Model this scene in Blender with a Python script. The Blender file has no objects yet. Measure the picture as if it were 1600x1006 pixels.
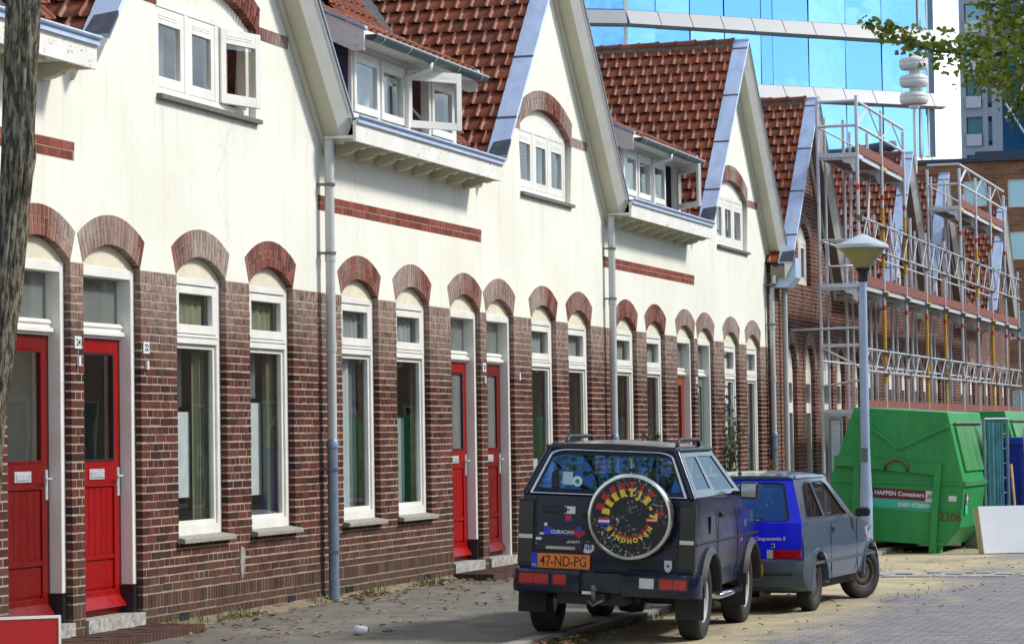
import bpy, bmesh, math, random
from mathutils import Vector, Matrix, noise
from mathutils.geometry import tessellate_polygon
random.seed(7)
R = math.radians
SC = bpy.context.scene
COL = SC.collection

# ------------------------------------------------------------------ camera
def make_camera():
    th, pi_, ro = 0.3033089, 0.0409493, -0.0149537
    fw = Vector((math.cos(th)*math.cos(pi_), math.sin(th)*math.cos(pi_), math.sin(pi_)))
    r = Vector((math.sin(th), -math.cos(th), 0)); u = r.cross(fw)
    r2 = math.cos(ro)*r + math.sin(ro)*u; u2 = -math.sin(ro)*r + math.cos(ro)*u
    cd = bpy.data.cameras.new('camera'); co = bpy.data.objects.new('camera', cd); COL.objects.link(co)
    m = Matrix((r2, u2, -fw)).transposed().to_4x4(); m.translation = (0, -10.8, 1.68)
    co.matrix_world = m
    cd.sensor_fit = 'HORIZONTAL'; cd.sensor_width = 36; cd.lens = 4300/1600*36
    cd.clip_start = 0.5; cd.clip_end = 5000
    SC.camera = co
make_camera()

# ------------------------------------------------------------------ sky, sun, exposure
SUN_AZ = math.atan2(-1.0, 0.42)          # direction towards the sun in the ground plane
SUN_EL = R(41)
CLOUD_SHIFT = (3.0, 1.0, 0.0)
def make_light():
    w = bpy.data.worlds.new('World'); SC.world = w; w.use_nodes = True
    nt = w.node_tree; nt.nodes.clear(); N = nt.nodes.new; L = nt.links.new
    sky = N('ShaderNodeTexSky'); sky.sky_type = 'NISHITA'; sky.sun_disc = False
    sky.sun_elevation = SUN_EL; sky.sun_rotation = math.pi/2 - SUN_AZ
    sky.air_density = 1.0; sky.dust_density = 0.7; sky.ozone_density = 2.5
    tc = N('ShaderNodeTexCoord')
    # a flat cloud layer: direction divided by its height, so clouds shrink towards the horizon
    sx = N('ShaderNodeSeparateXYZ'); L(tc.outputs['Generated'], sx.inputs[0])
    hh = N('ShaderNodeMath'); hh.operation = 'ADD'; hh.inputs[1].default_value = .22; L(sx.outputs['Z'], hh.inputs[0])
    mp = N('ShaderNodeVectorMath'); mp.operation = 'DIVIDE'; L(tc.outputs['Generated'], mp.inputs[0]); cb = N('ShaderNodeCombineXYZ')
    for k in range(3): L(hh.outputs[0], cb.inputs[k])
    L(cb.outputs[0], mp.inputs[1])
    sh = N('ShaderNodeVectorMath'); sh.operation = 'ADD'; L(mp.outputs[0], sh.inputs[0]); sh.inputs[1].default_value = CLOUD_SHIFT; mp = sh
    nz = N('ShaderNodeTexNoise'); nz.inputs['Scale'].default_value = 2.4; nz.inputs['Detail'].default_value = 8; nz.inputs['Roughness'].default_value = 0.60
    L(mp.outputs['Vector'], nz.inputs['Vector'])
    rp = N('ShaderNodeValToRGB'); rp.color_ramp.elements[0].position = 0.49; rp.color_ramp.elements[1].position = 0.66
    L(nz.outputs['Fac'], rp.inputs['Fac'])
    mx = N('ShaderNodeMix'); mx.data_type = 'RGBA'
    L(rp.outputs['Color'], mx.inputs['Factor']); L(sky.outputs['Color'], mx.inputs['A'])
    mx.inputs['B'].default_value = (9.5, 9.6, 9.7, 1)
    bg = N('ShaderNodeBackground'); bg.inputs['Strength'].default_value = 0.15
    L(mx.outputs['Result'], bg.inputs['Color'])
    out = N('ShaderNodeOutputWorld'); L(bg.outputs[0], out.inputs['Surface'])
    sd = bpy.data.lights.new('sun', 'SUN'); sd.energy = 2.8; sd.angle = R(9.0); sd.color = (1.0, 0.95, 0.87)
    so = bpy.data.objects.new('sun', sd); COL.objects.link(so)
    d = Vector((math.cos(SUN_AZ)*math.cos(SUN_EL), math.sin(SUN_AZ)*math.cos(SUN_EL), math.sin(SUN_EL)))
    so.rotation_euler = d.to_track_quat('Z', 'Y').to_euler(); so.location = (30, -30, 40)
make_light()
SC.view_settings.view_transform = 'Standard'; SC.view_settings.look = 'None'
SC.view_settings.exposure = 0.42; SC.view_settings.gamma = 1.0; SC.view_settings.use_curve_mapping = False
SC.cycles.max_bounces = 6; SC.cycles.diffuse_bounces = 3; SC.cycles.glossy_bounces = 4; SC.cycles.transparent_max_bounces = 10
SC.cycles.caustics_reflective = False; SC.cycles.caustics_refractive = False

# ------------------------------------------------------------------ helpers
class MB:
    def __init__(s): s.v = []; s.f = []; s.m = []; s.mats = []
    def mi(s, mat):
        if mat not in s.mats: s.mats.append(mat)
        return s.mats.index(mat)
    def add(s, vs, fs, mat=None):
        b = len(s.v); s.v += [tuple(v) for v in vs]; k = s.mi(mat) if mat else 0
        for f in fs: s.f.append(tuple(i+b for i in f)); s.m.append(k)
        return s
    def box(s, x0, x1, y0, y1, z0, z1, mat=None):
        if x0 > x1: x0, x1 = x1, x0
        if y0 > y1: y0, y1 = y1, y0
        if z0 > z1: z0, z1 = z1, z0
        vs = [(x0,y0,z0),(x1,y0,z0),(x1,y1,z0),(x0,y1,z0),(x0,y0,z1),(x1,y0,z1),(x1,y1,z1),(x0,y1,z1)]
        return s.add(vs, [(0,3,2,1),(4,5,6,7),(0,1,5,4),(1,2,6,5),(2,3,7,6),(3,0,4,7)], mat)
    def hexa(s, p, mat=None):    # 8 points, bottom ring then top ring (ccw from above)
        return s.add(p, [(0,3,2,1),(4,5,6,7),(0,1,5,4),(1,2,6,5),(2,3,7,6),(3,0,4,7)], mat)
    def tube(s, a, b, r, n=8, r2=None, mat=None, cap=True):
        a = Vector(a); b = Vector(b); d = (b-a)
        if d.length < 1e-6: return s
        d.normalize(); r2 = r if r2 is None else r2
        t = d.orthogonal().normalized() if abs(d.z) > .9 else d.cross(Vector((0,0,1))).normalized()
        w = d.cross(t)
        vs = []; fs = []
        for p, rr in ((a, r), (b, r2)):
            for i in range(n):
                q = 2*math.pi*i/n; vs.append(p + rr*(math.cos(q)*t + math.sin(q)*w))
        for i in range(n):
            j = (i+1) % n; fs.append((i, j, n+j, n+i))
        if cap: fs.append(tuple(range(n-1, -1, -1))); fs.append(tuple(range(n, 2*n)))
        return s.add(vs, fs, mat)
    def path(s, pts, r, n=8, mat=None, rads=None):
        pts = [Vector(p) for p in pts]; rings = []
        up = None
        for i, p in enumerate(pts):
            d = (pts[min(i+1, len(pts)-1)] - pts[max(i-1, 0)]).normalized()
            if up is None: t = d.orthogonal().normalized()
            else: t = (up - d*up.dot(d)).normalized()
            up = t; w = d.cross(t); rr = rads[i] if rads else r
            rings.append([p + rr*(math.cos(2*math.pi*k/n)*t + math.sin(2*math.pi*k/n)*w) for k in range(n)])
        return s.loft(rings, mat, cap=True)
    def loft(s, rings, mat=None, cap=True, closed=True):
        n = len(rings[0]); vs = [p for r in rings for p in r]; fs = []
        for i in range(len(rings)-1):
            for k in range(n if closed else n-1):
                j = (k+1) % n; fs.append((i*n+k, i*n+j, (i+1)*n+j, (i+1)*n+k))
        if cap: fs.append(tuple(range(n-1, -1, -1))); fs.append(tuple(range((len(rings)-1)*n, len(rings)*n)))
        return s.add(vs, fs, mat)
    def lathe(s, prof, n=24, o=(0,0,0), axis='z', mat=None, cap=True):
        rings = []
        for r, h in prof:
            ring = []
            for k in range(n):
                q = 2*math.pi*k/n; c, sn = r*math.cos(q), r*math.sin(q)
                p = {'z': (c, sn, h), 'x': (h, c, sn), 'y': (sn, h, c)}[axis]
                ring.append((o[0]+p[0], o[1]+p[1], o[2]+p[2]))
            rings.append(ring)
        return s.loft(rings, mat, cap=cap)
    def prism(s, poly, d0, d1, plane='xz', holes=(), mat=None):
        """flat polygon (with holes) given in a plane, extruded from d0 to d1 along the third axis"""
        loops = [list(poly)] + [list(h) for h in holes]
        def P(p, d): return {'xz': (p[0], d, p[1]), 'yz': (d, p[0], p[1]), 'xy': (p[0], p[1], d)}[plane]
        flat = [q for l in loops for q in l]
        tris = tessellate_polygon([[Vector((q[0], q[1], 0)) for q in l] for l in loops])
        n = len(flat); vs = [P(q, d0) for q in flat] + [P(q, d1) for q in flat]; fs = []
        for t in tris:
            fs.append(tuple(t)); fs.append(tuple(n+i for i in reversed(t)))
        b = 0
        for l in loops:
            k = len(l)
            for i in range(k):
                j = (i+1) % k; fs.append((b+i, b+j, n+b+j, n+b+i))
            b += k
        return s.add(vs, fs, mat)
    def quad(s, a, b, c, d, mat=None): return s.add([a, b, c, d], [(0,1,2,3)], mat)
    def xf(s, M):
        s.v = [tuple(M @ Vector(v)) for v in s.v]; return s
    def mesh(s, name, mat=None, smooth=False, fix=True):
        me = bpy.data.meshes.new(name); me.from_pydata(s.v, [], s.f)
        if s.mats:
            for m in s.mats: me.materials.append(m)
            me.polygons.foreach_set('material_index', s.m)
        elif mat: me.materials.append(mat)
        if fix:
            bm = bmesh.new(); bm.from_mesh(me); bmesh.ops.recalc_face_normals(bm, faces=bm.faces); bm.to_mesh(me); bm.free()
        if smooth: me.polygons.foreach_set('use_smooth', [True]*len(me.polygons))
        me.update(); return me
    def build(s, name, mat=None, parent=None, smooth=False, loc=None, kind=None, auto=None, fix=True):
        o = bpy.data.objects.new(name, s.mesh(name, mat, smooth, fix)); COL.objects.link(o)
        if parent: o.parent = parent
        if loc: o.location = loc
        if kind: o['kind'] = kind
        if auto: auto_smooth(o, auto)
        return o

def auto_smooth(o, deg):
    me = o.data; bm = bmesh.new(); bm.from_mesh(me)
    bmesh.ops.remove_doubles(bm, verts=bm.verts, dist=1e-5)
    bmesh.ops.recalc_face_normals(bm, faces=bm.faces)
    for e in bm.edges: e.smooth = len(e.link_faces) == 2 and e.calc_face_angle(3.2) < R(deg)
    for f in bm.faces: f.smooth = True
    bm.to_mesh(me); bm.free()
def bevel(o, w, seg=2, ang=30):
    md = o.modifiers.new('bevel', 'BEVEL'); md.width = w; md.segments = seg; md.limit_method = 'ANGLE'; md.angle_limit = R(ang)
def subd(o, n=2):
    md = o.modifiers.new('sub', 'SUBSURF'); md.levels = n; md.render_levels = n
def tag(o, label, cat, group=None, kind=None):
    o['label'] = label; o['category'] = cat
    if group: o['group'] = group
    if kind: o['kind'] = kind
    return o
def thing(name, label, cat, loc=(0,0,0), rz=0, group=None):
    o = bpy.data.objects.new(name, None); COL.objects.link(o); o.location = loc; o.rotation_euler = (0,0,rz); o.empty_display_size = .2
    return tag(o, label, cat, group)
def part(name, me, parent, loc=(0,0,0), rot=(0,0,0), scale=(1,1,1)):
    o = bpy.data.objects.new(name, me); COL.objects.link(o); o.parent = parent
    o.location = loc; o.rotation_euler = rot; o.scale = scale
    return o
def copy_tree(o, parent=None):
    c = o.copy(); COL.objects.link(c); c.parent = parent
    for ch in list(o.children): copy_tree(ch, c)
    return c
def text(name, s, size, mat, parent, M, depth=.002, bold=0.0, sx=1.0, align='CENTER', shear=0.0):
    cu = bpy.data.curves.new(name, 'FONT'); cu.body = s; cu.size = size; cu.extrude = depth; cu.align_x = align; cu.align_y = 'CENTER'
    cu.offset = bold; cu.shear = shear; cu.resolution_u = 3
    t = bpy.data.objects.new('tmp', cu); COL.objects.link(t)
    dg = bpy.context.evaluated_depsgraph_get(); me = bpy.data.meshes.new_from_object(t.evaluated_get(dg))
    bpy.data.objects.remove(t); bpy.data.curves.remove(cu)
    me.transform(M @ Matrix.Diagonal((sx, 1, 1, 1))); me.materials.clear(); me.materials.append(mat); me.name = name
    o = bpy.data.objects.new(name, me); COL.objects.link(o); o.parent = parent
    return o
def arc(cx, cz, r, a0, a1, n):   # angles from the vertical, clockwise positive
    return [(cx + r*math.sin(a0+(a1-a0)*i/n), cz + r*math.cos(a0+(a1-a0)*i/n)) for i in range(n+1)]

# ------------------------------------------------------------------ materials
MATS = {}
class NB:
    """tiny node-tree builder around one Principled shader"""
    def __init__(s, name):
        s.m = bpy.data.materials.new(name); s.m.use_nodes = True; s.nt = s.m.node_tree
        s.b = s.nt.nodes['Principled BSDF']; s.out = s.nt.nodes['Material Output']; MATS[name] = s.m
        s._pos = None
    def n(s, t, **kw):
        x = s.nt.nodes.new(t)
        for k, v in kw.items():
            if hasattr(x, k) and not isinstance(getattr(type(x), k, None), str) and k not in x.inputs: setattr(x, k, v)
            else: x.inputs[k].default_value = v
        return x
    def l(s, a, b): s.nt.links.new(a, b)
    def pos(s):
        if not s._pos: s._pos = s.n('ShaderNodeNewGeometry').outputs['Position']
        return s._pos
    def obj(s): return s.n('ShaderNodeTexCoord').outputs['Object']
    def mapping(s, vec, scale=(1,1,1), loc=(0,0,0), rot=(0,0,0)):
        x = s.n('ShaderNodeMapping'); x.inputs['Scale'].default_value = scale; x.inputs['Location'].default_value = loc; x.inputs['Rotation'].default_value = rot
        s.l(vec, x.inputs['Vector']); return x.outputs['Vector']
    def noise(s, vec, scale, detail=4, rough=.55, out='Fac'):
        x = s.n('ShaderNodeTexNoise'); x.inputs['Scale'].default_value = scale; x.inputs['Detail'].default_value = detail; x.inputs['Roughness'].default_value = rough
        s.l(vec, x.inputs['Vector']); return x.outputs[out]
    def n_add(s, vec, col, k):
        m = s.n('ShaderNodeVectorMath'); m.operation = 'SCALE'; s.l(col, m.inputs[0]); m.inputs['Scale'].default_value = k
        a = s.n('ShaderNodeVectorMath'); a.operation = 'ADD'; s.l(vec, a.inputs[0]); s.l(m.outputs[0], a.inputs[1]); return a.outputs[0]
    def ramp(s, fac, stops):
        x = s.n('ShaderNodeValToRGB'); cr = x.color_ramp
        while len(cr.elements) < len(stops): cr.elements.new(.5)
        for e, (p, c) in zip(cr.elements, stops):
            e.position = p; e.color = (c, c, c, 1) if isinstance(c, (int, float)) else (*c, 1)
        s.l(fac, x.inputs['Fac']); return x.outputs['Color']
    def mix(s, a, b, fac, mode='MIX'):
        x = s.n('ShaderNodeMix'); x.data_type = 'RGBA'; x.blend_type = mode
        for i, v in (('A', a), ('B', b)):
            if hasattr(v, 'is_linked') or hasattr(v, 'links'): s.l(v, x.inputs[i])
            else: x.inputs[i].default_value = (*v, 1) if len(v) == 3 else v
        if isinstance(fac, (int, float)): x.inputs['Factor'].default_value = fac
        else: s.l(fac, x.inputs['Factor'])
        return x.outputs['Result']
    def math(s, op, a, b=None, c=None):
        x = s.n('ShaderNodeMath'); x.operation = op
        for i, v in enumerate((a, b, c)):
            if v is None: continue
            if isinstance(v, (int, float)): x.inputs[i].default_value = v
            else: s.l(v, x.inputs[i])
        return x.outputs[0]
    def rand(s):
        g = s.n('ShaderNodeNewGeometry').outputs['Random Per Island']; o = s.n('ShaderNodeObjectInfo').outputs['Random']
        return s.math('FRACT', s.math('ADD', g, o))
    def sep(s, vec): 
        x = s.n('ShaderNodeSeparateXYZ'); s.l(vec, x.inputs[0]); return x.outputs
    def col(s, c):
        if hasattr(c, 'links'): s.l(c, s.b.inputs['Base Color'])
        else: s.b.inputs['Base Color'].default_value = (*c, 1)
        return s
    def set(s, rough=None, metal=None, spec=None, coat=None, coat_rough=None, trans=None, ior=None, alpha=None):
        for k, v in (('Roughness', rough), ('Metallic', metal), ('Specular IOR Level', spec), ('Coat Weight', coat), ('Coat Roughness', coat_rough), ('Transmission Weight', trans), ('IOR', ior), ('Alpha', alpha)):
            if v is None: continue
            if hasattr(v, 'links'): s.l(v, s.b.inputs[k])
            else: s.b.inputs[k].default_value = v
        return s
    def bump(s, h, dist=.003, strength=.6):
        x = s.n('ShaderNodeBump'); x.inputs['Distance'].default_value = dist; x.inputs['Strength'].default_value = strength
        s.l(h, x.inputs['Height']); s.l(x.outputs[0], s.b.inputs['Normal']); return s

def simple(name, c, rough=.5, metal=0, var=.12, nscale=9, bump=0, bscale=60, coat=0, spec=.5):
    b = NB(name); p = b.pos()
    nz = b.noise(p, nscale, 5)
    d = tuple(max(0, x*(1-var)) for x in c); u = tuple(min(1, x*(1+var)) for x in c)
    b.col(b.ramp(nz, [(.3, d), (.7, u)])).set(rough=rough, metal=metal, coat=coat, spec=spec)
    if bump: b.bump(b.noise(p, bscale, 4), bump)
    return b.m

def worn(name, c, dirt=(.16, .11, .08)):
    b = NB(name); p = b.pos(); z = b.sep(p)[2]
    cc = b.mix(c, tuple(x*.6 for x in c), b.ramp(b.noise(b.mapping(p, (14, 14, 1.2)), 1.5, 5, .6), [(.4, 0), (.75, .9)]))
    chip = b.ramp(b.noise(p, 26, 7, .75), [(.66, 0), (.69, 1)]); low = b.ramp(z, [(.15, 1), (.75, .12)])
    cc = b.mix(cc, dirt, b.math('MULTIPLY', chip, low))
    b.col(cc).set(rough=b.ramp(b.noise(p, 9, 4), [(.3, .28), (.7, .46)]), spec=.3).bump(b.noise(b.mapping(p, (60, 60, 4)), 1.0, 3), .0012, .4)
def mk_materials():
    # painted render of the upper walls
    b = NB('plaster'); p = b.pos()
    big = b.noise(p, .6, 5, .6); st = b.noise(b.mapping(p, (7, 7, .35)), 1.0, 5, .65); fine = b.noise(p, 26, 4)
    c = b.mix((.79, .795, .70), (.73, .715, .60), b.ramp(big, [(.42, 0), (.72, 1)]))
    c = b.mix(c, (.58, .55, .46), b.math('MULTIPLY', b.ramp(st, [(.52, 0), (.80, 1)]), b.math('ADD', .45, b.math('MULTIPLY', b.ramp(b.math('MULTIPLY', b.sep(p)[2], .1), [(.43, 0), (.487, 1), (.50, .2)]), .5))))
    vo = b.n('ShaderNodeTexVoronoi'); vo.feature = 'DISTANCE_TO_EDGE'; vo.inputs['Scale'].default_value = .55; b.l(b.n_add(p, b.noise(p, 1.5, 4, .6, 'Color'), .9), vo.inputs['Vector'])
    crack = b.math('MULTIPLY', b.ramp(vo.outputs['Distance'], [(.0, 1), (.006, 0)]), b.ramp(b.noise(p, .5, 2), [(.52, 0), (.62, 1)]))
    c = b.mix(c, (.40, .38, .33), b.math('MULTIPLY', crack, .4))
    spot = b.ramp(b.noise(p, 5.5, 3, .7), [(.70, 0), (.76, 1)])
    c = b.mix(c, (.66, .65, .60), b.math('MULTIPLY', spot, .35))
    b.col(c).set(rough=.85, spec=.2).bump(b.math('ADD', fine, b.math('MULTIPLY', b.noise(p, 3.5, 3), 2.0)), .004, .5)
    # bricks
    def brick(name, lo, mid, hi, stain=True):
        b = NB(name); p = b.pos(); r = b.rand(); z = b.sep(p)[2]
        c = b.ramp(r, [(0, lo), (.45, mid), (1, hi)])
        c = b.mix(c, tuple(x*.45 for x in lo), b.ramp(b.noise(p, 22, 5, .65), [(.5, 0), (.85, .8)]))
        if stain:
            zz = b.math('ADD', z, b.math('MULTIPLY', b.math('SUBTRACT', b.noise(b.mapping(p, (1.1, 1.1, .5)), 1.3, 4, .6), .5), 1.3))
            pale = b.math('MULTIPLY', b.ramp(b.math('SUBTRACT', zz, 2.35), [(0, 0), (.85, 1)]), b.ramp(b.noise(p, 9, 5, .7), [(.32, .15), (.62, 1)]))
            c = b.mix(c, (.44, .35, .29), b.math('MULTIPLY', pale, .78))
            dk = b.ramp(zz, [(.1, 1), (.75, 0)])
            c = b.mix(c, (.085, .06, .042), b.math('MULTIPLY', dk, .6))
        b.col(c).set(rough=.8, spec=.25).bump(b.noise(p, 90, 4, .7), .003, .6)
    brick('brick', (.036, .012, .010), (.082, .021, .016), (.135, .037, .026))
    brick('brick_red', (.15, .035, .024), (.21, .05, .032), (.27, .08, .05), False)
    # arch bricks: red, many with grey-white bloom
    b = NB('arch_brick'); p = b.pos(); r = b.rand()
    c = b.ramp(r, [(0, (.10, .03, .024)), (.5, (.19, .06, .042)), (1, (.27, .10, .07))])
    wp = b.mapping(p, (1.0, 1.0, .25)); f = b.ramp(b.noise(wp, .75, 3, .5), [(.42, 0), (.56, 1)])
    f2 = b.math('MULTIPLY', f, b.ramp(b.noise(b.mapping(p, (22, 22, 5)), 1.0, 4, .6), [(.3, .2), (.65, 1)]))
    c = b.mix(c, (.42, .38, .33), b.math('MULTIPLY', f2, .95))
    c = b.mix(c, (.05, .035, .03), b.ramp(b.noise(p, 16, 5, .7), [(.62, 0), (.8, .75)]))
    b.col(c).set(rough=.82, spec=.2).bump(b.noise(p, 90, 4), .003, .6)
    b = NB('mortar'); p = b.pos(); z = b.sep(p)[2]
    c = b.mix((.45, .375, .275), (.29, .24, .175), b.ramp(b.noise(p, 6, 5), [(.4, 0), (.7, 1)]))
    c = b.mix(c, (.20, .165, .11), b.ramp(b.math('ADD', z, b.math('MULTIPLY', b.noise(p, 2, 3), .5)), [(.15, .9), (.8, 0)]))
    b.col(c).set(rough=.95, spec=.1).bump(b.noise(p, 120, 3), .004)
    # flat brickwork for walls too far away for single bricks
    def wallbrick(name, lo, hi, mo, bw=.22, bh=.077, stain=0.5):
        b = NB(name); p = b.pos(); s = b.sep(p)
        cmb = b.n('ShaderNodeCombineXYZ'); b.l(b.math('ADD', s[0], s[1]), cmb.inputs[0]); b.l(s[2], cmb.inputs[1])
        br = b.n('ShaderNodeTexBrick'); b.l(cmb.outputs[0], br.inputs['Vector'])
        for k, v in (('Scale', 1.0), ('Mortar Size', .0075), ('Brick Width', bw), ('Row Height', bh), ('Mortar Smooth', .15), ('Bias', 0.0)): br.inputs[k].default_value = v
        br.inputs['Color1'].default_value = (*lo, 1); br.inputs['Color2'].default_value = (*hi, 1); br.inputs['Mortar'].default_value = (*mo, 1)
        c = b.mix(br.outputs['Color'], tuple(x*.4 for x in lo), b.math('MULTIPLY', b.ramp(b.noise(p, .9, 5, .65), [(.42, 0), (.7, 1)]), stain))
        b.col(c).set(rough=.85, spec=.2).bump(b.math('SUBTRACT', 1.0, br.outputs['Fac']), .006, .8)
    wallbrick('brickwork_dark', (.085, .03, .022), (.20, .07, .045), (.36, .31, .25))
    wallbrick('brickwork_brown', (.19, .095, .05), (.34, .17, .09), (.30, .24, .17), .5, .12, .25)
    wallbrick('brickwork_opposite', (.20, .09, .06), (.28, .13, .09), (.4, .36, .3))
    # roof tiles
    b = NB('roof_tile'); p = b.pos(); r = b.rand()
    c = b.ramp(r, [(0, (.155, .043, .019)), (.35, (.225, .056, .022)), (.7, (.265, .069, .026)), (1, (.20, .066, .034))])
    c = b.mix(c, (.07, .035, .03), b.ramp(b.noise(p, 5, 6, .7), [(.44, 0), (.70, .9)]))
    c = b.mix(c, (.40, .33, .24), b.ramp(b.noise(p, 19, 5, .75), [(.66, 0), (.74, .8)]))
    b.col(c).set(rough=.78, spec=.25).bump(b.noise(p, 60, 5, .7), .004, .6)
    b = NB('roof_tile_rib'); p = b.pos(); r = b.rand()
    c = b.ramp(r, [(0, (.19, .055, .022)), (.5, (.25, .072, .028)), (1, (.29, .088, .034))])
    b.col(b.mix(c, (.10, .05, .035), b.ramp(b.noise(p, 7, 6, .7), [(.5, 0), (.75, .8)]))).set(rough=.6).bump(b.noise(p, 60, 4), .003)
    b = NB('dormer_tile'); p = b.pos(); r = b.rand()
    c = b.ramp(r, [(0, (.22, .07, .03)), (1, (.36, .12, .045))])
    b.col(b.mix(c, (.10, .05, .035), b.ramp(b.noise(p, 12, 6, .7), [(.45, 0), (.75, .9)]))).set(rough=.7).bump(b.noise(p, 60, 4), .004)
    # paint, wood, metal
    b = NB('white_paint'); p = b.pos()
    w = b.ramp(b.noise(b.mapping(p, (9, 9, 3)), 1.5, 7, .75), [(.63, 0), (.70, 1)])
    c = b.mix((.80, .79, .73), (.70, .685, .60), b.ramp(b.noise(p, 3, 4), [(.4, 0), (.75, 1)]))
    b.col(b.mix(c, (.30, .26, .20), b.math('MULTIPLY', w, .55))).set(rough=.42).bump(b.noise(p, 40, 4), .0015, .4)
    b = NB('peeling_paint'); p = b.pos()
    w = b.ramp(b.noise(b.mapping(p, (5, 5, 12)), 1.6, 8, .8), [(.60, 0), (.63, 1)])
    c = b.mix((.80, .79, .73), (.68, .66, .58), b.ramp(b.noise(p, 2.4, 5), [(.4, 0), (.75, 1)]))
    b.col(b.mix(c, (.12, .09, .065), w)).set(rough=.5).bump(b.math('MULTIPLY', w, -1.0), .002, .8)
    simple('cream_paint', (.60, .575, .44), .5, var=.06, nscale=2, bump=.001)
    simple('taupe_board', (.24, .205, .165), .7, var=.1, nscale=2)
    simple('tympanum_paint', (.70, .65, .49), .75, var=.10, nscale=6, bump=.002)
    worn('red_door', (.33, .0012, .0012))
    worn('red_door_shaded', (.18, .005, .004))  # darker copy of the door red, with shadow put into the colour
    simple('rust_door', (.34, .05, .02), .45, var=.1)
    simple('green_door', (.13, .17, .145), .45, var=.1)
    simple('black_paint', (.012, .014, .018), .45, var=.5, nscale=30)
    simple('dark_void', (.02, .02, .024), .9, var=.2)
    simple('sill_stone', (.29, .275, .235), .85, var=.28, nscale=22, bump=.003)
    simple('dark_sill', (.15, .14, .12), .8, var=.3, nscale=18, bump=.002)
    simple('threshold_stone', (.34, .33, .30), .8, var=.5, nscale=18, bump=.003)
    b = NB('zinc'); p = b.pos(); nz = b.noise(b.mapping(p, (2, 2, .7)), 2.5, 5)
    b.col(b.ramp(nz, [(.3, (.40, .50, .66)), (.7, (.54, .65, .82))])).set(rough=b.ramp(nz, [(.3, .38), (.7, .55)]), metal=.25).bump(b.noise(p, 8, 3), .003, .3)
    simple('lead', (.07, .08, .095), .55, .3, var=.3)
    simple('gutter_green', (.055, .095, .09), .4, .3, var=.2)
    simple('slate_cheek', (.045, .045, .085), .6, 0, var=.2)
    simple('pvc_pipe', (.50, .51, .49), .45, var=.07)
    simple('steel_pipe', (.22, .29, .37), .45, .35, var=.15, nscale=12)
    simple('galvanised', (.60, .62, .64), .42, .45, var=.2, nscale=25)
    simple('galv_dark', (.16, .17, .175), .5, .5, var=.25, nscale=14)
    simple('scaffold_yellow', (.62, .36, .03), .5, .1, var=.15)
    simple('scaffold_red', (.62, .045, .02), .5, 0, var=.1)
    simple('toe_board', (.20, .055, .04), .7, 0, var=.25, nscale=12, bump=.002)
    simple('plywood', (.16, .12, .085), .8, 0, var=.25)
    simple('wood', (.38, .25, .12), .7, 0, var=.25, nscale=14)
    simple('blue_tarp', (.05, .10, .24), .6, 0, var=.2)
    simple('concrete', (.33, .32, .29), .9, 0, var=.15, nscale=8, bump=.003)
    simple('chrome', (.62, .64, .66), .14, 1.0, var=.04)
    simple('brass', (.55, .36, .10), .3, .9, var=.1)
    simple('room_wall', (.68, .66, .58), .9, var=.06)
    simple('rubber', (.018, .018, .019), .75, 0, var=.25, nscale=30, bump=.001)
    simple('interior', (.02, .022, .028), .8, 0)
    # window glass
    def glass(name, tint, spec_tint=(1, 1, 1), boost=.06, rough=0.0):
        m = bpy.data.materials.new(name); m.use_nodes = True; nt = m.node_tree; nt.nodes.clear(); N = nt.nodes.new; L = nt.links.new
        o = N('ShaderNodeOutputMaterial'); t = N('ShaderNodeBsdfTransparent'); t.inputs['Color'].default_value = (*tint, 1)
        g = N('ShaderNodeBsdfGlossy'); g.inputs['Roughness'].default_value = rough; g.inputs['Color'].default_value = (*spec_tint, 1)
        gg = N('ShaderNodeNewGeometry'); dt = N('ShaderNodeVectorMath'); dt.operation = 'DOT_PRODUCT'; L(gg.outputs['Incoming'], dt.inputs[0]); L(gg.outputs['Normal'], dt.inputs[1])
        def mth(op, x, y=None):
            k = N('ShaderNodeMath'); k.operation = op
            for i, v in enumerate((x, y)):
                if v is None: continue
                if isinstance(v, (int, float)): k.inputs[i].default_value = v
                else: L(v, k.inputs[i])
            return k
        f = mth('POWER', mth('SUBTRACT', 1.0, mth('ABSOLUTE', dt.outputs['Value']).outputs[0]).outputs[0], 5.0)
        a = mth('ADD', mth('MULTIPLY', f.outputs[0], .94-boost).outputs[0], .05+boost); a.use_clamp = True
        geo = N('ShaderNodeTexCoord'); nz = N('ShaderNodeTexNoise'); nz.inputs['Scale'].default_value = 1.3; nz.inputs['Detail'].default_value = 1; L(geo.outputs['Object'], nz.inputs['Vector'])
        bp = N('ShaderNodeBump'); bp.inputs['Distance'].default_value = .02; bp.inputs['Strength'].default_value = .12; L(nz.outputs['Fac'], bp.inputs['Height']); L(bp.outputs[0], g.inputs['Normal'])
        x = N('ShaderNodeMixShader'); L(a.outputs[0], x.inputs[0]); L(t.outputs[0], x.inputs[1]); L(g.outputs[0], x.inputs[2]); L(x.outputs[0], o.inputs['Surface'])
        MATS[name] = m
    glass('window_glass', (.93, .96, .95))
    simple('frosted_glass', (.15, .165, .15), .12, var=.15, nscale=3, bump=.001, bscale=30, coat=.4)
    glass('car_glass', (.26, .33, .38), (.55, .62, .70), .0)
    glass('blue_car_glass', (.40, .62, 1.0), (.30, .55, 1.0), .28)
    # curtains
    for nm, c in (('white', (.62, .66, .66)), ('olive', (.25, .255, .15)), ('grey', (.34, .37, .37)), ('blue', (.03, .09, .30)), ('ochre', (.40, .22, .06)), ('orange', (.38, .10, .02)), ('teal', (.04, .26, .27)), ('green', (.10, .20, .13)), ('lace', (.42, .66, .64)), ('yellow', (.55, .42, .03)), ('mint', (.56, .62, .60)), ('navy', (.01, .02, .16))):
        simple('curtain_'+nm, c, .9, 0, var=.10, nscale=7)
mk_materials()
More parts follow.
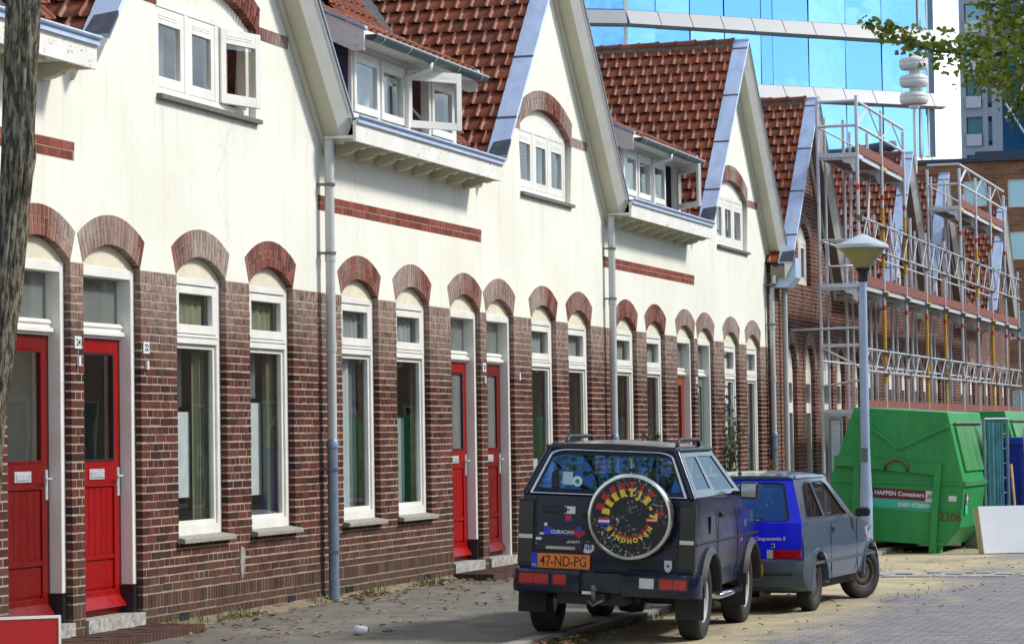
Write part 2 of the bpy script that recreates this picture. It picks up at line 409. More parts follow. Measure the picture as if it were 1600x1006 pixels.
M = MATS
# ------------------------------------------------------------------ ground
def ground():
    b = NB('paving_slab'); p = b.pos(); s = b.sep(p)
    cmb = b.n('ShaderNodeCombineXYZ'); b.l(s[1], cmb.inputs[0]); b.l(s[0], cmb.inputs[1])
    br = b.n('ShaderNodeTexBrick'); b.l(cmb.outputs[0], br.inputs['Vector'])
    for k, v in (('Scale', 1.0), ('Mortar Size', .006), ('Brick Width', .30), ('Row Height', .30), ('Mortar Smooth', .2)): br.inputs[k].default_value = v
    br.inputs['Color1'].default_value = (.14, .135, .115, 1); br.inputs['Color2'].default_value = (.20, .19, .16, 1); br.inputs['Mortar'].default_value = (.10, .09, .07, 1)
    c = b.mix(br.outputs['Color'], (.13, .12, .10), b.ramp(b.noise(p, 1.3, 6, .65), [(.42, 0), (.68, .8)]))
    c = b.mix(c, (.30, .24, .15), b.ramp(b.noise(p, .55, 5, .7), [(.52, 0), (.72, .7)]))
    b.col(c).set(rough=.9, spec=.2).bump(b.math('ADD', b.math('MULTIPLY', br.outputs['Fac'], -1.0), b.noise(p, 30, 5)), .008, .6)
    b = NB('clinker_road'); p = b.pos(); s = b.sep(p)
    cmb = b.n('ShaderNodeCombineXYZ'); b.l(s[1], cmb.inputs[0]); b.l(s[0], cmb.inputs[1])
    br = b.n('ShaderNodeTexBrick'); b.l(cmb.outputs[0], br.inputs['Vector'])
    for k, v in (('Scale', 1.0), ('Mortar Size', .008), ('Brick Width', .21), ('Row Height', .105), ('Mortar Smooth', .3)): br.inputs[k].default_value = v
    br.inputs['Color1'].default_value = (.20, .195, .21, 1); br.inputs['Color2'].default_value = (.29, .275, .28, 1); br.inputs['Mortar'].default_value = (.13, .12, .10, 1)
    c = b.mix(br.outputs['Color'], (.10, .10, .10), b.ramp(b.noise(b.mapping(p, (2.5, 1, 1)), 1.7, 6, .7), [(.54, 0), (.8, .55)]))
    # sand and dirt spread over the parking strip, thinning out over the road
    nb_ = b.math('MULTIPLY', b.math('SUBTRACT', b.noise(b.mapping(p, (.35, .9, 1)), 1.0, 7, .65), .5), 4.2)
    f = b.ramp(b.math('ADD', b.math('ADD', s[1], 6.35), nb_), [(0, 0), (1, 1)])
    sand = b.mix((.52, .44, .27), (.27, .24, .18), b.ramp(b.noise(p, 1.1, 7, .7), [(.44, 0), (.70, 1)]))
    sand = b.mix(sand, (.13, .10, .07), b.ramp(b.noise(p, 9, 6, .75), [(.58, 0), (.75, .8)]))
    c = b.mix(c, sand, b.math('MULTIPLY', f, b.ramp(b.noise(p, 6, 6, .7), [(.2, .75), (.5, 1)])))
    moss = b.math('MULTIPLY', b.ramp(b.noise(b.mapping(p, (.9, 2.4, 1)), 1.4, 7, .7), [(.60, 0), (.68, 1)]), b.ramp(s[1], [(-0.0, 1), (1, 1)]))
    band = b.math('MULTIPLY', moss, b.ramp(b.math('ABSOLUTE', b.math('ADD', s[1], 5.75)), [(.1, 1), (.75, 0)]))
    c = b.mix(c, (.13, .14, .045), b.math('MULTIPLY', band, .85))
    b.col(c).set(rough=.88, spec=.22).bump(b.math('ADD', b.math('MULTIPLY', br.outputs['Fac'], -1.0), b.noise(p, 26, 6, .7)), .014, .8)
    simple('kerb_stone', (.27, .265, .245), .9, var=.2, nscale=10, bump=.004)
    simple('pale_paver', (.33, .33, .31), .85, var=.2, nscale=12, bump=.003)
    simple('soil', (.20, .165, .105), .95, var=.3, nscale=12, bump=.01)
    simple('far_ground', (.16, .16, .13), .95, var=.2, nscale=.2)
    def uneven(name, x0, x1, y0, y1, z, nx, ny, amp, mat, edge=0.0):
        vs = []; fs = []
        for i in range(nx+1):
            for j in range(ny+1):
                x = x0+(x1-x0)*i/nx; y = y0+(y1-y0)*j/ny
                yy = y + (edge*(noise.noise(Vector((x*.35, 3.3, 1)))) if j in (0,) else 0)
                vs.append((x, yy, z+amp*noise.noise(Vector((x*.6, y*.9, z*3))) - (.03 if edge and j == 0 else 0)))
        for i in range(nx):
            for j in range(ny):
                a = i*(ny+1)+j; fs.append((a, a+ny+1, a+ny+2, a+1))
        o = MB().add(vs, fs).build(name, mat, smooth=True, kind='structure'); return o
    MB().quad((-600,-900,-.42), (2500,-900,-.42), (2500,1500,-.42), (-600,1500,-.42)).build('ground', M['far_ground'], kind='structure')
    uneven('road', -5, 130, -13.0, -3.80, -.145, 200, 18, .016, M['clinker_road'])
    uneven('pavement', -5, 130, -3.78, .3, -.075, 160, 8, .012, M['paving_slab'])
    uneven('opposite_pavement', -5, 130, -17.5, -13.15, -.07, 80, 4, .01, M['paving_slab'])
    # kerb of single stones
    kr = thing('kerb', 'low grey kerb of concrete stones between pavement and parking strip', 'kerb', (0, -3.84, -.07))
    me = MB().box(.004, .996, -.07, .07, -.25, 0).mesh('kerb_stone', M['kerb_stone'])
    for i in range(14, 62): part('kerb_stone', me, kr, (i, random.uniform(-.012, .012), random.uniform(-.015, .008)))
    # rows of pale blocks set across the road
    st = thing('paver_stripe', 'double row of pale grey paving blocks laid across the road', 'road marking', (34.5, -6, -.143))
    me = MB().box(-.14, .14, -.142, .142, -.06, .012).mesh('paver', M['pale_paver'])
    for r in range(4):
        for k in range(9):
            if (k + r) % 2 == 0 or random.random() < .25:
                part('paver', me, st, ((r-1.5)*.31+random.uniform(-.01, .01), 1.55-k*.31-(.1 if r % 2 else 0), random.uniform(0, .006)))
    # strip of dirt along the foot of the wall
    vs = []; fs = []; n = 260
    for i in range(n+1):
        x = 17 + 34*i/n; w = .10+.10*noise.noise(Vector((x*1.7, 0, 5))); h = .045+.035*noise.noise(Vector((x*2.3, 9, 5)))
        vs += [(x, .02, -.06+h), (x, -w*.5, -.066+h*.7), (x, -w-.06, -.078)]
    for i in range(n):
        for k in (0, 1): a = i*3+k; fs.append((a, a+3, a+4, a+1))
    MB().add(vs, fs).build('dirt_strip', M['soil'], smooth=True, kind='structure')
ground()

# ------------------------------------------------------------------ terraced houses
ZC = .271; CH = (3.12-.271)/37        # first course, course height
SPR, HW, RI, RO = 3.25, .585, .995, 1.26
AC = SPR + .19 - RI                    # arch centre height
AA = math.asin(HW/RI); KO = .925
def opening_loop(cx, zb):
    e = .004
    return [(cx-HW-e, zb), (cx+HW+e, zb)] + arc(cx, AC, RI+e, AA, -AA, 12)
def top_boundary(xs, x0, x1, z):       # line at z with the arch rings bulging above it
    pts = [(x0, z)]
    for cx in xs: pts += [(cx-HW-.004, z)] + arc(cx, AC, RO, -AA*KO, AA*KO, 14) + [(cx+HW+.004, z)]
    return pts + [(x1, z)]
G0, GS = 8.62, 1.14                    # gable apex height (top) and slope
UNIT = None
def brick_rows():
    rows = []; z = .137
    for k in range(4): rows.append((z-CH, z, k % 2, 0)); z -= CH
    rows.append((.137, .271, 0, 1))
    for k in range(37): rows.append((ZC+k*CH, ZC+(k+1)*CH, k % 2, 0))
    rows.append((3.12, 3.242, 0, 1))
    return rows
def brick_list(x0, x1, ops):
    out = []; J = .0165
    for z0, z1, odd, soldier in brick_rows():
        pitch = .068 if soldier else (.113 if odd else .226)
        x = x0 - (.056 if odd else random.choice((0, .113)) if not soldier else 0)
        iv = sorted((c-HW, c+HW) for c, zb in ops if z1 > zb+.02 and z0 < SPR)
        segs = []; q = x0
        for p0, p1 in iv: segs.append((q, p0)); q = p1
        segs.append((q, x1))
        jz = random.uniform(-.002, .002)
        for s0, s1 in segs:
            k = math.floor((s0-x)/pitch); cuts = [s0]; c = x+(k+1)*pitch
            while c < s1-.045:
                if c > s0+.045: cuts.append(c+random.uniform(-.005, .005))
                c += pitch
            cuts.append(s1)
            for i in range(len(cuts)-1):
                a_ = cuts[i] + (J/2 if i else 0); b_ = cuts[i+1] - (J/2 if i < len(cuts)-2 else 0)
                out.append((a_, b_, z0+J/2+jz+random.uniform(-.0018, .0018), z1-J/2+jz+random.uniform(-.0018, .0018)))
    return out
def voussoirs(mb, cx, cz, r0, r1, a0, n, y0=-.005, y1=.075, ko=1.0):
    for i in range(n):
        t0 = -a0 + 2*a0*i/n; t1 = -a0 + 2*a0*(i+1)/n; g = .0075
        cut = r0 + (r1-r0)*(.62 if i % 2 else .36)
        for ra, rb in ((r0, cut-.004), (cut+.004, r1)):
            def P(r, t, y): return (cx+r*math.sin(t), y+dy, cz+r*math.cos(t))
            dy = random.uniform(-.0015, .0015)
            ga, gb = g/ra, g/rb; fl = lambda r: 1-(1-ko)*(r-r0)/(r1-r0); fa, fb = fl(ra), fl(rb)
            mb.add([P(ra,t0*fa+ga,y0),P(ra,t1*fa-ga,y0),P(rb,t1*fb-gb,y0),P(rb,t0*fb+gb,y0),P(ra,t0*fa+ga,y1),P(ra,t1*fa-ga,y1),P(rb,t1*fb-gb,y1),P(rb,t0*fb+gb,y1)],
                   [(0,1,2,3),(7,6,5,4),(0,4,5,1),(1,5,6,2),(2,6,7,3),(3,7,4,0)])
def frame_rect(mb, x0, x1, z0, z1, w, y0, y1, wt=None, wb=None):
    wt = w if wt is None else wt; wb = w if wb is None else wb
    mb.box(x0, x0+w, y0, y1, z0, z1); mb.box(x1-w, x1, y0, y1, z0, z1)
    mb.box(x0+w, x1-w, y0, y1, z1-wt, z1); mb.box(x0+w, x1-w, y0, y1, z0, z0+wb)
def drape(x0, x1, z0, z1, y, folds, amp, seed=0):
    n = max(12, folds*8); vs = []; fs = []
    for i in range(n+1):
        t = i/n; x = x0+(x1-x0)*t; yy = y + amp*math.sin(t*folds*2*math.pi + 1.3*math.sin(t*9+seed))
        vs += [(x, yy, z0), (x, yy, z1)]
    for i in range(n): fs.append((2*i, 2*i+2, 2*i+3, 2*i+1))
    return MB().add(vs, fs)
def window(root, cx, inner=(), mat='white_paint', oy=0.0, sill='sill_stone'):
    """tall sash window under an arch; frame is the window, the rest are its parts"""
    f = MB(); x0, x1 = cx-HW+.003, cx+HW-.003; y = .062+oy
    f.box(x0, x0+.085, y, y+.10, .76, 3.235); f.box(x1-.085, x1, y, y+.10, .76, 3.235)
    f.box(x0+.085, x1-.085, y+.001, y+.10, 3.17, 3.235)
    f.box(x0+.085, x1-.085, y-.012, y+.10, 2.60, 2.685)
    f.box(x0+.085, x1-.085, y-.004, y+.10, .76, .86)
    f.box(x0+.08, x1-.08, y-.022, y+.02, 2.662, 2.690)
    # lower glazing bead
    frame_rect(f, x0+.0855, x1-.0855, .861, 2.599, .045, y+.022, y+.07)
    w = f.build('window', M[mat], root); bevel(w, .004, 1)
    s = MB(); frame_rect(s, x0+.088, x1-.088, 2.70, 3.155, .10, y-.006, y+.05, .075, .085)
    o = s.build('sash', M[mat], w); bevel(o, .005, 1)
    for z0, z1 in ((.905, 2.555), (2.784, 3.081)):
        MB().quad((cx-.46, y+.038, z0), (cx+.46, y+.038, z0), (cx+.46, y+.038, z1), (cx-.46, y+.038, z1)).build('pane', M['window_glass'], w)
    t = MB().prism([(cx-HW+.004, 3.236)] + [(cx+HW-.004, 3.236)] + arc(cx, AC, RI-.003, AA-.004, -AA+.004, 12), y+.006, y+.05).build('tympanum', M['tympanum_paint'], w)
    sl = MB().hexa([(cx-HW-.03,-.085,.700),(cx+HW+.03,-.085,.700),(cx+HW+.03,.07+oy,.700),(cx-HW-.03,.07+oy,.700),(cx-HW-.03,-.085,.745),(cx+HW+.03,-.085,.745),(cx+HW+.03,.07+oy,.772),(cx-HW-.03,.07+oy,.772)]).build('sill', M[sill], w); bevel(sl, .006, 2)
    if inner: drape(cx-.5, cx+.5, 2.70, 3.14, y+.11, 7, .012, cx).build('curtain', M['curtain_'+('olive' if inner[0][0] == 'olive' else 'grey')], w)
    for k, spec in enumerate(inner):
        c, a, b, z0, z1, folds = spec
        drape(cx-.5+a, cx-.5+b, z0, z1, y+.16+.05*k, folds, .025 if folds else 0, cx).build('curtain', M['curtain_'+c], w)
    return w
def door(root, cx, leafmat='red_door', glass='window_glass', side=1, frame='white_paint', black=True, oy=0.0):
    x0, x1 = cx-HW+.003, cx+HW-.003; y = .058+oy; f = MB()
    for s0, s1 in ((x0, x0+.075), (x1-.075, x1)): f.box(s0, s1, y, y+.21, (.37 if black else .0), 3.235)
    f.box(x0+.075, x1-.075, y+.001, y+.21, 3.145, 3.235)
    f.box(x0+.075, x1-.075, y+.085, y+.21, 2.60, 2.74)
    f.box(x0+.06, x1-.06, y+.055, y+.10, 2.625, 2.665); f.box(x0+.07, x1-.07, y+.07, y+.10, 2.70, 2.725)
    d = f.build('door', M[frame], root); bevel(d, .005, 1)
    if black:
        for s0, s1 in ((x0-.001, x0+.079), (x1-.079, x1+.001)): MB().box(s0, s1, y-.006, y+.212, -.02, .37).build('jamb_block', M['black_paint'], d)
    MB().box(x0+.07, x1-.07, y+.14, y+.146, 2.735, 3.15).build('transom_pane', M['frosted_glass'], d)
    MB().prism([(cx-HW+.004, 3.236), (cx+HW-.004, 3.236)] + arc(cx, AC, RI-.003, AA-.004, -AA+.004, 12), y+.012, y+.05).build('tympanum', M['tympanum_paint'], d)
    MB().box(x0, x1, -.03, y+.20, -.10, .115).build('threshold', M['threshold_stone'], d)
    lx0, lx1 = cx-HW+.08, cx+HW-.08; ly = y+.115; z0, z1 = .125, 2.598
    L = MB(); st = .135
    L.box(lx0, lx0+st, ly, ly+.05, z0, z1); L.box(lx1-st, lx1, ly, ly+.05, z0, z1)
    L.box(lx0+st, lx1-st, ly, ly+.05, 2.47, z1); L.box(lx0+st, lx1-st, ly, ly+.05, 1.27, 1.50)
    L.box(lx0+st, lx1-st, ly, ly+.05, z0, .34)
    n = 6; w = (lx1-lx0-2*st)/n
    for i in range(n): L.box(lx0+st+i*w+.004, lx0+st+(i+1)*w-.004, ly+.016, ly+.04, .66, 1.27)
    L.box(lx0+st, lx1-st, ly+.024, ly+.045, .34, 1.27)
    L.box(lx0+st, lx1-st, ly+.006, ly+.046, .615, .66); L.box(lx0+st, lx1-st, ly+.016, ly+.04, .36, .60)
    L.hexa([(lx0+.005, ly-.06, .18), (lx1-.005, ly-.06, .18), (lx1-.005, ly+.002, .18), (lx0+.005, ly+.002, .18), (lx0+.005, ly-.05, .21), (lx1-.005, ly-.05, .21), (lx1-.005, ly+.002, .29), (lx0+.005, ly+.002, .29)])
    lf = L.build('door_leaf', M[leafmat], d); bevel(lf, .004, 1)
    MB().quad((lx0+st-.002, ly+.022, 1.50), (lx1-st+.002, ly+.022, 1.50), (lx1-st+.002, ly+.022, 2.47), (lx0+st-.002, ly+.022, 2.47)).build('pane', M[glass], d)
    g = MB(); frame_rect(g, lx0+st, lx1-st, 1.50, 2.47, .018, ly-.004, ly+.02); g.build('glazing_bead', M['black_paint' if leafmat == 'red_door' else leafmat], d)
    p = MB().box(cx-.15, cx+.15, ly-.012, ly, 1.335, 1.43).box(cx-.12, cx+.12, ly-.018, ly-.012, 1.355, 1.41).build('letter_plate', M['galvanised'], d); bevel(p, .004, 1)
    hx = cx+side*(HW-.15)
    h = MB().box(hx-.022, hx+.022, ly-.012, ly, 1.18, 1.44).path([(hx, ly, 1.36), (hx, ly-.055, 1.36), (hx-side*.11, ly-.055, 1.36)], .011, 8).build('handle', M['galvanised'], d)
    return d

def tile_mesh(mat, rib=None):
    prof = [(0, .004), (.02, .0), (.06, -.003), (.11, -.003), (.150, .001), (.158, .014), (.167, .027), (.180, .031), (.193, .027), (.203, .014), (.213, .003)]
    Ln, th = .285, .034; vs = []; n = len(prof)
    for t, lift, lip in ((0, .046, 0), (.02, .052, 0), (.15, .032, 0), (Ln, .008, 0)):
        for u, h in prof: vs.append((u, t - (.004*math.sin(math.pi*u/.15) if t == 0 and u < .15 else (.012 if t == 0 and .155 < u < .205 else 0)), h+lift))
    for u, h in prof: vs.append((u, .004, h+.046-th))
    fs = []
    for r in range(3):
        for i in range(n-1): a = r*n+i; fs.append((a, a+1, a+n+1, a+n))
    for i in range(n-1): fs.append((i+1, i, 4*n+i, 4*n+i+1))
    me = MB().add(vs, fs).mesh('roof_tile', mat, smooth=False, fix=False)
    bm = bmesh.new(); bm.from_mesh(me)
    for e in bm.edges: e.smooth = len(e.link_faces) == 2 and e.calc_face_angle(3.2) < R(34)
    for f in bm.faces: f.smooth = True
    bm.to_mesh(me); bm.free()
    if rib:
        me.materials.append(rib)
        for p_ in me.polygons:
            if p_.center.x > .148: p_.material_index = 1
    return me
TILE = tile_mesh(M['roof_tile'], M['roof_tile_rib']); DTILE = tile_mesh(M['dormer_tile'])
TW, TE = .213, .247
def tile_field(root, O, U, V, cols, rows, keep, single, me=TILE, stagger=0.0, name='roof_tile'):
    """tiles on a slope: origin O, U across, V up the slope; keep(u,v) decides; the first `single` become objects, the rest one mesh"""
    O, U, V = Vector(O), Vector(U).normalized(), Vector(V).normalized(); N = U.cross(V)
    if N.z < 0: N = -N
    rot = Matrix((U, V, N)).transposed()
    if rot.determinant() < 0: pass
    spots = []
    for r in range(rows):
        for c in range(cols):
            u, v = c*TW + (stagger*TW if r % 2 else 0), r*TE
            if keep(u, v): spots.append((u, v, 1.0))
        if stagger and r % 2 and keep(0, r*TE): spots.append((0, r*TE, stagger))
    rest = MB(); vv = [tuple(x.co) for x in me.vertices]; ff = [[tuple(p.vertices) for p in me.polygons if p.material_index == i] for i in (0, 1)]; mm = list(me.materials)
    k = 0
    for u, v, wd in spots:
        a = random.uniform(-.012, .012); j = Vector((random.uniform(-.004, .004), random.uniform(-.008, .008), random.uniform(-.004, .005)))
        Mx = Matrix.Translation(O + U*u + V*v) @ rot.to_4x4() @ Matrix.Translation(j) @ Matrix.Rotation(a, 4, 'Z') @ Matrix.Diagonal((wd, 1, 1, 1))
        if k < single:
            o = bpy.data.objects.new(name, me); COL.objects.link(o); o.parent = root
            if rot.determinant() > 0: o.matrix_local = Mx
            else: o.matrix_local = Mx
            k += 1
        else:
            b_ = len(rest.v); rest.add([Mx @ Vector(p) for p in vv], ff[0], mm[0])
            if ff[1]: rest.f += [tuple(i+b_ for i in f) for f in ff[1]]; rest.m += [rest.mi(mm[1])]*len(ff[1])
    if rest.v:
        rest.build('tile_field', None, root, smooth=False, kind='stuff', fix=False)
def gable(root, g, y0, painted=True, singles=300, winhole=True):
    """front gable at local x = g: verge boards, soffit, zinc coping, tiled slopes and ridge"""
    def P(dx, y, v): return (g+dx, y0+y, G0-GS*abs(dx)+v)
    foot = 2.99
    white = M['white_paint'] if painted else M['peeling_paint']; sof = M['cream_paint'] if painted else M['taupe_board']
    for s in (-1, 1):
        end = s*(foot if s < 0 else 3.06)
        def run(prof, name, mat, e0=0.0, e1=end, extra=None):
            rings = [[P(e0, y, v) for y, v in prof], [P(e1, y, v) for y, v in prof]]
            m = MB().loft(rings)
            if extra: extra(m)
            return m.build(name, mat, root)
        run([(-.355, -.03), (-.355, -.075), (-.335, -.085), (-.325, -.12), (-.235, -.30), (-.225, -.285), (-.225, -.03)], 'verge_board', white)
        run([(-.226, -.27), (-.226, -.285), (-.05, -.285), (-.05, -.27)], 'soffit', sof)
        run([(-.05, -.26), (-.05, -.36), (-.035, -.385), (.0, -.385), (.0, -.26)], 'verge_trim', sof if painted else white)
        c = run([(-.372, 0), (-.378, -.035), (-.366, -.035), (-.362, -.014), (-.10, -.014), (-.10, .006), (-.37, .006)], 'coping', M['zinc'])
        for k in (.05, .32, .58, .84):
            d = end*k; rr = [[P(d, y, v) for y, v in ((-.374, .0065), (-.10, .0065), (-.10, .016), (-.374, .016))], [P(d+s*.018, y, v) for y, v in ((-.374, .0065), (-.10, .0065), (-.10, .016), (-.374, .016))]]
            MB().loft(rr).build('coping_seam', M['lead'], c)
    MB().box(g-.03, g+.03, y0-.374, y0-.09, G0-.02, G0+.012).build('coping_cap', M['zinc'], root)
    # the solid behind the verge
    MB().prism([(g-foot+.02, G0-GS*(foot-.02)-.10), (g, G0-.10), (g+2.9, G0-GS*2.9-.10), (g+2.9, G0-GS*2.9-.26), (g, G0-.26), (g-foot+.02, G0-GS*(foot-.02)-.26)], y0-.22, y0+.05).build('verge_core', sof, root)
    # slopes
    zr = G0 - .06; dpt = 3.05
    L = math.sqrt(1+GS*GS); V1 = Vector((1, 0, GS))/L; V2 = Vector((-1, 0, GS))/L
    n_rows = int((2.95*L)/TE)+1
    # left slope: bounded by the valley y = x + 3 at the back
    deck = MB()
    yv = 2.95
    deck.add([(g-2.99, y0-.09, zr-GS*2.99-.02), (g, y0-.09, zr-.02), (g, y0+yv, zr-.02), (g-2.99, y0-.02, zr-GS*2.99-.02)], [(0,1,2,3)])
    deck.add([(g+2.99, y0-.09, zr-GS*2.99-.02), (g, y0-.09, zr-.02), (g, y0+yv, zr-.02), (g+2.99, y0-.02, zr-GS*2.99-.02)], [(3,2,1,0)])
    rf = deck.build('roof', M['lead'], root)
    def keepL(u, v): return (u-.05) <= (v/L)+.22 and v < 2.9*L
    tile_field(rf, (g-2.95, y0-.10, zr-GS*2.95), (0, 1, 0), V1, 15, n_rows, keepL, singles, stagger=.5)
    def keepR(u, v): return (3.0-u) <= (v/L)+.25 and v < 2.9*L
    tile_field(rf, (g+2.95, y0+2.95, zr-GS*2.95), (0, -1, 0), V2, 15, n_rows, keepR, 0, stagger=.5)
    # ridge tiles
    rm = MB(); prof = [(math.cos(q)*.115, math.sin(q)*.10) for q in [math.pi*i/8 for i in range(9)]]
    n = len(prof); vs = []
    for yy, sc in ((0, 1.12), (.05, 1.12), (.06, 1.0), (.37, .95)):
        for x, z in prof: vs.append((x*sc, yy, z*sc))
    rm.add(vs, [(r*n+i, r*n+i+1, (r+1)*n+i+1, (r+1)*n+i) for r in range(3) for i in range(n-1)])
    rmesh = rm.mesh('ridge_tile', M['roof_tile'], smooth=True)
    for k in range(9): part('ridge_tile', rmesh, rf, (g+random.uniform(-.008, .008), y0-.10+k*.345, zr+.0+random.uniform(-.006, .006)))
    MB().box(g-.10, g+.10, y0-.09, y0+2.95, zr-.12, zr+.035).build('ridge_bedding', M['dark_sill'], rf)
    # lead at the foot of the left coping
    MB().add([P(-foot, -.375, .010), P(-foot, -.12, .010), P(-foot+.17, -.15, .010), P(-foot+.2, -.376, .010), P(-foot, -.378, -.05), P(-foot+.2, -.378, -.04)], [(0,1,2,3), (0,3,5,4)]).build('lead_flashing', M['lead'], root)
def eave(root, x0, x1, y0, painted=True, brackets=8, dormer=True, tiles=True):
    f = MB(); white = M['peeling_paint']
    f.box(x0, x1, y0-.42, y0-.385, 4.86, 5.085); f.box(x0, x1, y0-.445, y0-.42, 5.075, 5.105); f.box(x0, x1, y0-.435, y0-.42, 5.05, 5.074)
    f.box(x0, x1-.01, y0-.385, y0, 4.895, 4.925); f.box(x1-.03, x1-.001, y0-.385, y0-.002, 4.862, 5.08)
    fo = f.build('gutter_fascia', white, root)
    z = MB(); z.box(x0, x1, y0-.47, y0-.05, 5.108, 5.118); z.tube((x0, y0-.468, 5.128), (x1, y0-.468, 5.128), .016, 8); z.box(x0, x1, y0-.452, y0-.445, 5.06, 5.11)
    z.build('gutter', M['zinc'], root)
    prof = [(0, 4.894), (-.37, 4.894), (-.37, 4.868), (-.345, 4.835), (-.29, 4.818), (-.24, 4.83), (-.21, 4.80), (-.12, 4.77), (0, 4.76)]
    for k in range(brackets):
        bx = x0+.50+k*(x1-x0-.75)/(brackets-1)
        m = MB().prism([(y0+a, b) for a, b in prof], bx-.05, bx+.05, 'yz').build('bracket', M['cream_paint'] if painted else M['peeling_paint'], root); bevel(m, .006, 1)
    # street-facing slope
    zf = lambda y: 5.10+GS*(y+.05)
    rf = MB().add([(x0+.05, y0-.05, zf(-.05)), (x1+.1, y0-.05, zf(-.05)), (x1+3.3, y0+2.95, zf(2.95)), (x0-3.3, y0+2.95, zf(2.95))], [(0,1,2,3)]).build('roof', M['lead'], root)
    L = math.sqrt(1+GS*GS)
    if tiles:
        def keep(u, v):
            x = x0+.05+u; y = -.06+v/L
            if x > x1+.10+(y+.02) - .1: return False
            if dormer and dormer[0]-.2 < x < dormer[1]-.05 and y > -.05: return False
            return True
        tile_field(rf, (x0+.05, y0-.06, zf(-.06)+.03), (1, 0, 0), (0, 1/L, GS/L), 30, 18, keep, 0)
def dormer(root, x0, x1, y0, open_deg=62, cloth='grey'):
    """low dormer over the eaves: three casements, tiled lean-to roof, half-round gutter"""
    zt = 6.13; rise = math.tan(R(24.5))
    a0, a1 = x0+.30, x1-.13; d = None
    for xx in (a0, a1-.04):
        o = MB().prism([(y0+.0, 5.22), (y0+1.2, 6.55), (y0+1.5, 6.9), (y0-.02, zt-.02+.1)], xx, xx+.04, 'yz').build('cheek' if d else 'dormer', M['slate_cheek'], d or root); d = d or o
    nb = 4
    f = MB(); frame_rect(f, a0+.02, a1, 5.22, 6.06, .07, y0-.05, y0+.06); w = (a1-a0-.02)/nb
    for k in range(1, nb): f.box(a0+.02+k*w-.035, a0+.02+k*w+.035, y0-.05, y0+.06, 5.29, 5.99)
    f.box(a1-.03, a1+.07, y0-.06, y0+.03, 5.18, 6.12); f.box(a0-.03, a1+.05, y0-.09, y0-.05, 5.195, 5.235)
    o = f.build('dormer_frame', M['white_paint'], d); bevel(o, .005, 1)
    for k in range(nb):
        q0, q1 = a0+.02+k*w+.040, a0+.02+(k+1)*w-.040; q = q1-q0
        m = MB(); right = open_deg < 0 and k == nb-1
        frame_rect(m, 0, q, 0, .68, .075, -.03, .02, .12, .085)
        for j in range(3): m.box(.10+j*.19, .25+j*.19, -.034, -.03, .605, .612); m.box(.10+j*.19, .25+j*.19, -.034, -.03, .625, .632)
        g = MB().quad((.075, -.003, .085), (q-.075, -.003, .085), (q-.075, -.003, .56), (.075, -.003, .56))
        ang = 0; loc = (q0, y0-.04, 5.30)
        if k == 2 and open_deg > 0: ang = -R(open_deg)
        if right:
            ang = R(-open_deg); loc = (q1, y0-.04, 5.30); T = Matrix.Translation((-q, 0, 0)); m.xf(T); g.xf(T)
        c = m.build('casement', M['white_paint'], d, loc=loc); c.rotation_euler = (0, 0, ang); bevel(c, .004, 1)
        gp = g.build('pane', M['window_glass'], d, loc=loc); gp.rotation_euler = (0, 0, ang)
    MB().box(a0+.06, a1-.06, y0+.9, y0+.92, 5.2, 6.2).build('back_board', M['dark_void'], d)
    drape(a0+.06, a0+.04+2*w, 5.25, 6.0, y0+.14, 7, .02).build('curtain', M['curtain_'+cloth], d)
    MB().box(a0, a1, y0+.0, y0+1.3, 5.16, 5.2).build('dormer_floor', M['dark_void'], d)
    # roof
    zz = lambda y: zt + (y+.30)*rise
    r = MB().hexa([(x0+.02, y0-.26, zz(-.26)-.05), (x1-.02, y0-.26, zz(-.26)-.05), (x1-.02, y0+1.75, zz(1.75)-.05), (x0+.02, y0+1.75, zz(1.75)-.05), (x0+.02, y0-.26, zz(-.26)-.005), (x1-.02, y0-.26, zz(-.26)-.005), (x1-.02, y0+1.75, zz(1.75)-.005), (x0+.02, y0+1.75, zz(1.75)-.005)]).build('dormer_roof', M['cream_paint'], d)
    L = math.sqrt(1+rise*rise)
    tile_field(d, (x0+.04, y0-.30, zz(-.30)), (1, 0, 0), (0, 1/L, rise/L), int((x1-x0-.06)/TW), 9, lambda u, v: True, 0, DTILE)
    for xx, nm in ((x0, 'verge_board'), (x1-.03, 'verge_board')):
        m = MB().prism([(y0-.32, zz(-.32)-.20), (y0-.20, zz(-.20)-.26), (y0+1.75, zz(1.75)-.22), (y0+1.75, zz(1.75)+.03), (y0-.32, zz(-.32)+.03)], xx, xx+.03, 'yz').build(nm, M['peeling_paint'], d)
        MB().prism([(y0-.34, zz(-.34)+.04), (y0+1.75, zz(1.75)+.04), (y0+1.75, zz(1.75)+.075), (y0-.34, zz(-.34)+.075)], xx-.02, xx+.07, 'yz').build('verge_flashing', M['zinc'], d)
    MB().box(x0+.25, x1-.03, y0-.30, y0+.02, 6.062, 6.095).build('dormer_soffit', M['white_paint'], d)
    MB().box(x0+.04, x1-.03, y0-.318, y0-.30, 6.05, 6.15).build('dormer_fascia', M['white_paint'], d)
    # gutter with brackets
    g = MB(); n = 8; yc, zc, rr = y0-.385, zt-.035, .07
    ring = lambda x, r_: [(x, yc+r_*math.cos(math.pi+math.pi*i/n), zc+r_*math.sin(math.pi+math.pi*i/n)) for i in range(n+1)]
    g.loft([ring(x0+.05, rr), ring(x1+.05, rr)], cap=False, closed=False); g.loft([ring(x0+.05, rr-.006), ring(x1+.05, rr-.006)], cap=False, closed=False)
    for xx in (x0+.05, x1+.05): g.add(ring(xx, rr), [tuple(range(n+1))])
    o = g.build('gutter', M['gutter_green'], d, fix=False)
    h = MB()
    for k in range(5):
        xx = x0+.3+k*(x1-x0-.5)/4; h.loft([ring(xx, rr+.004), ring(xx+.03, rr+.004)], cap=False, closed=False)
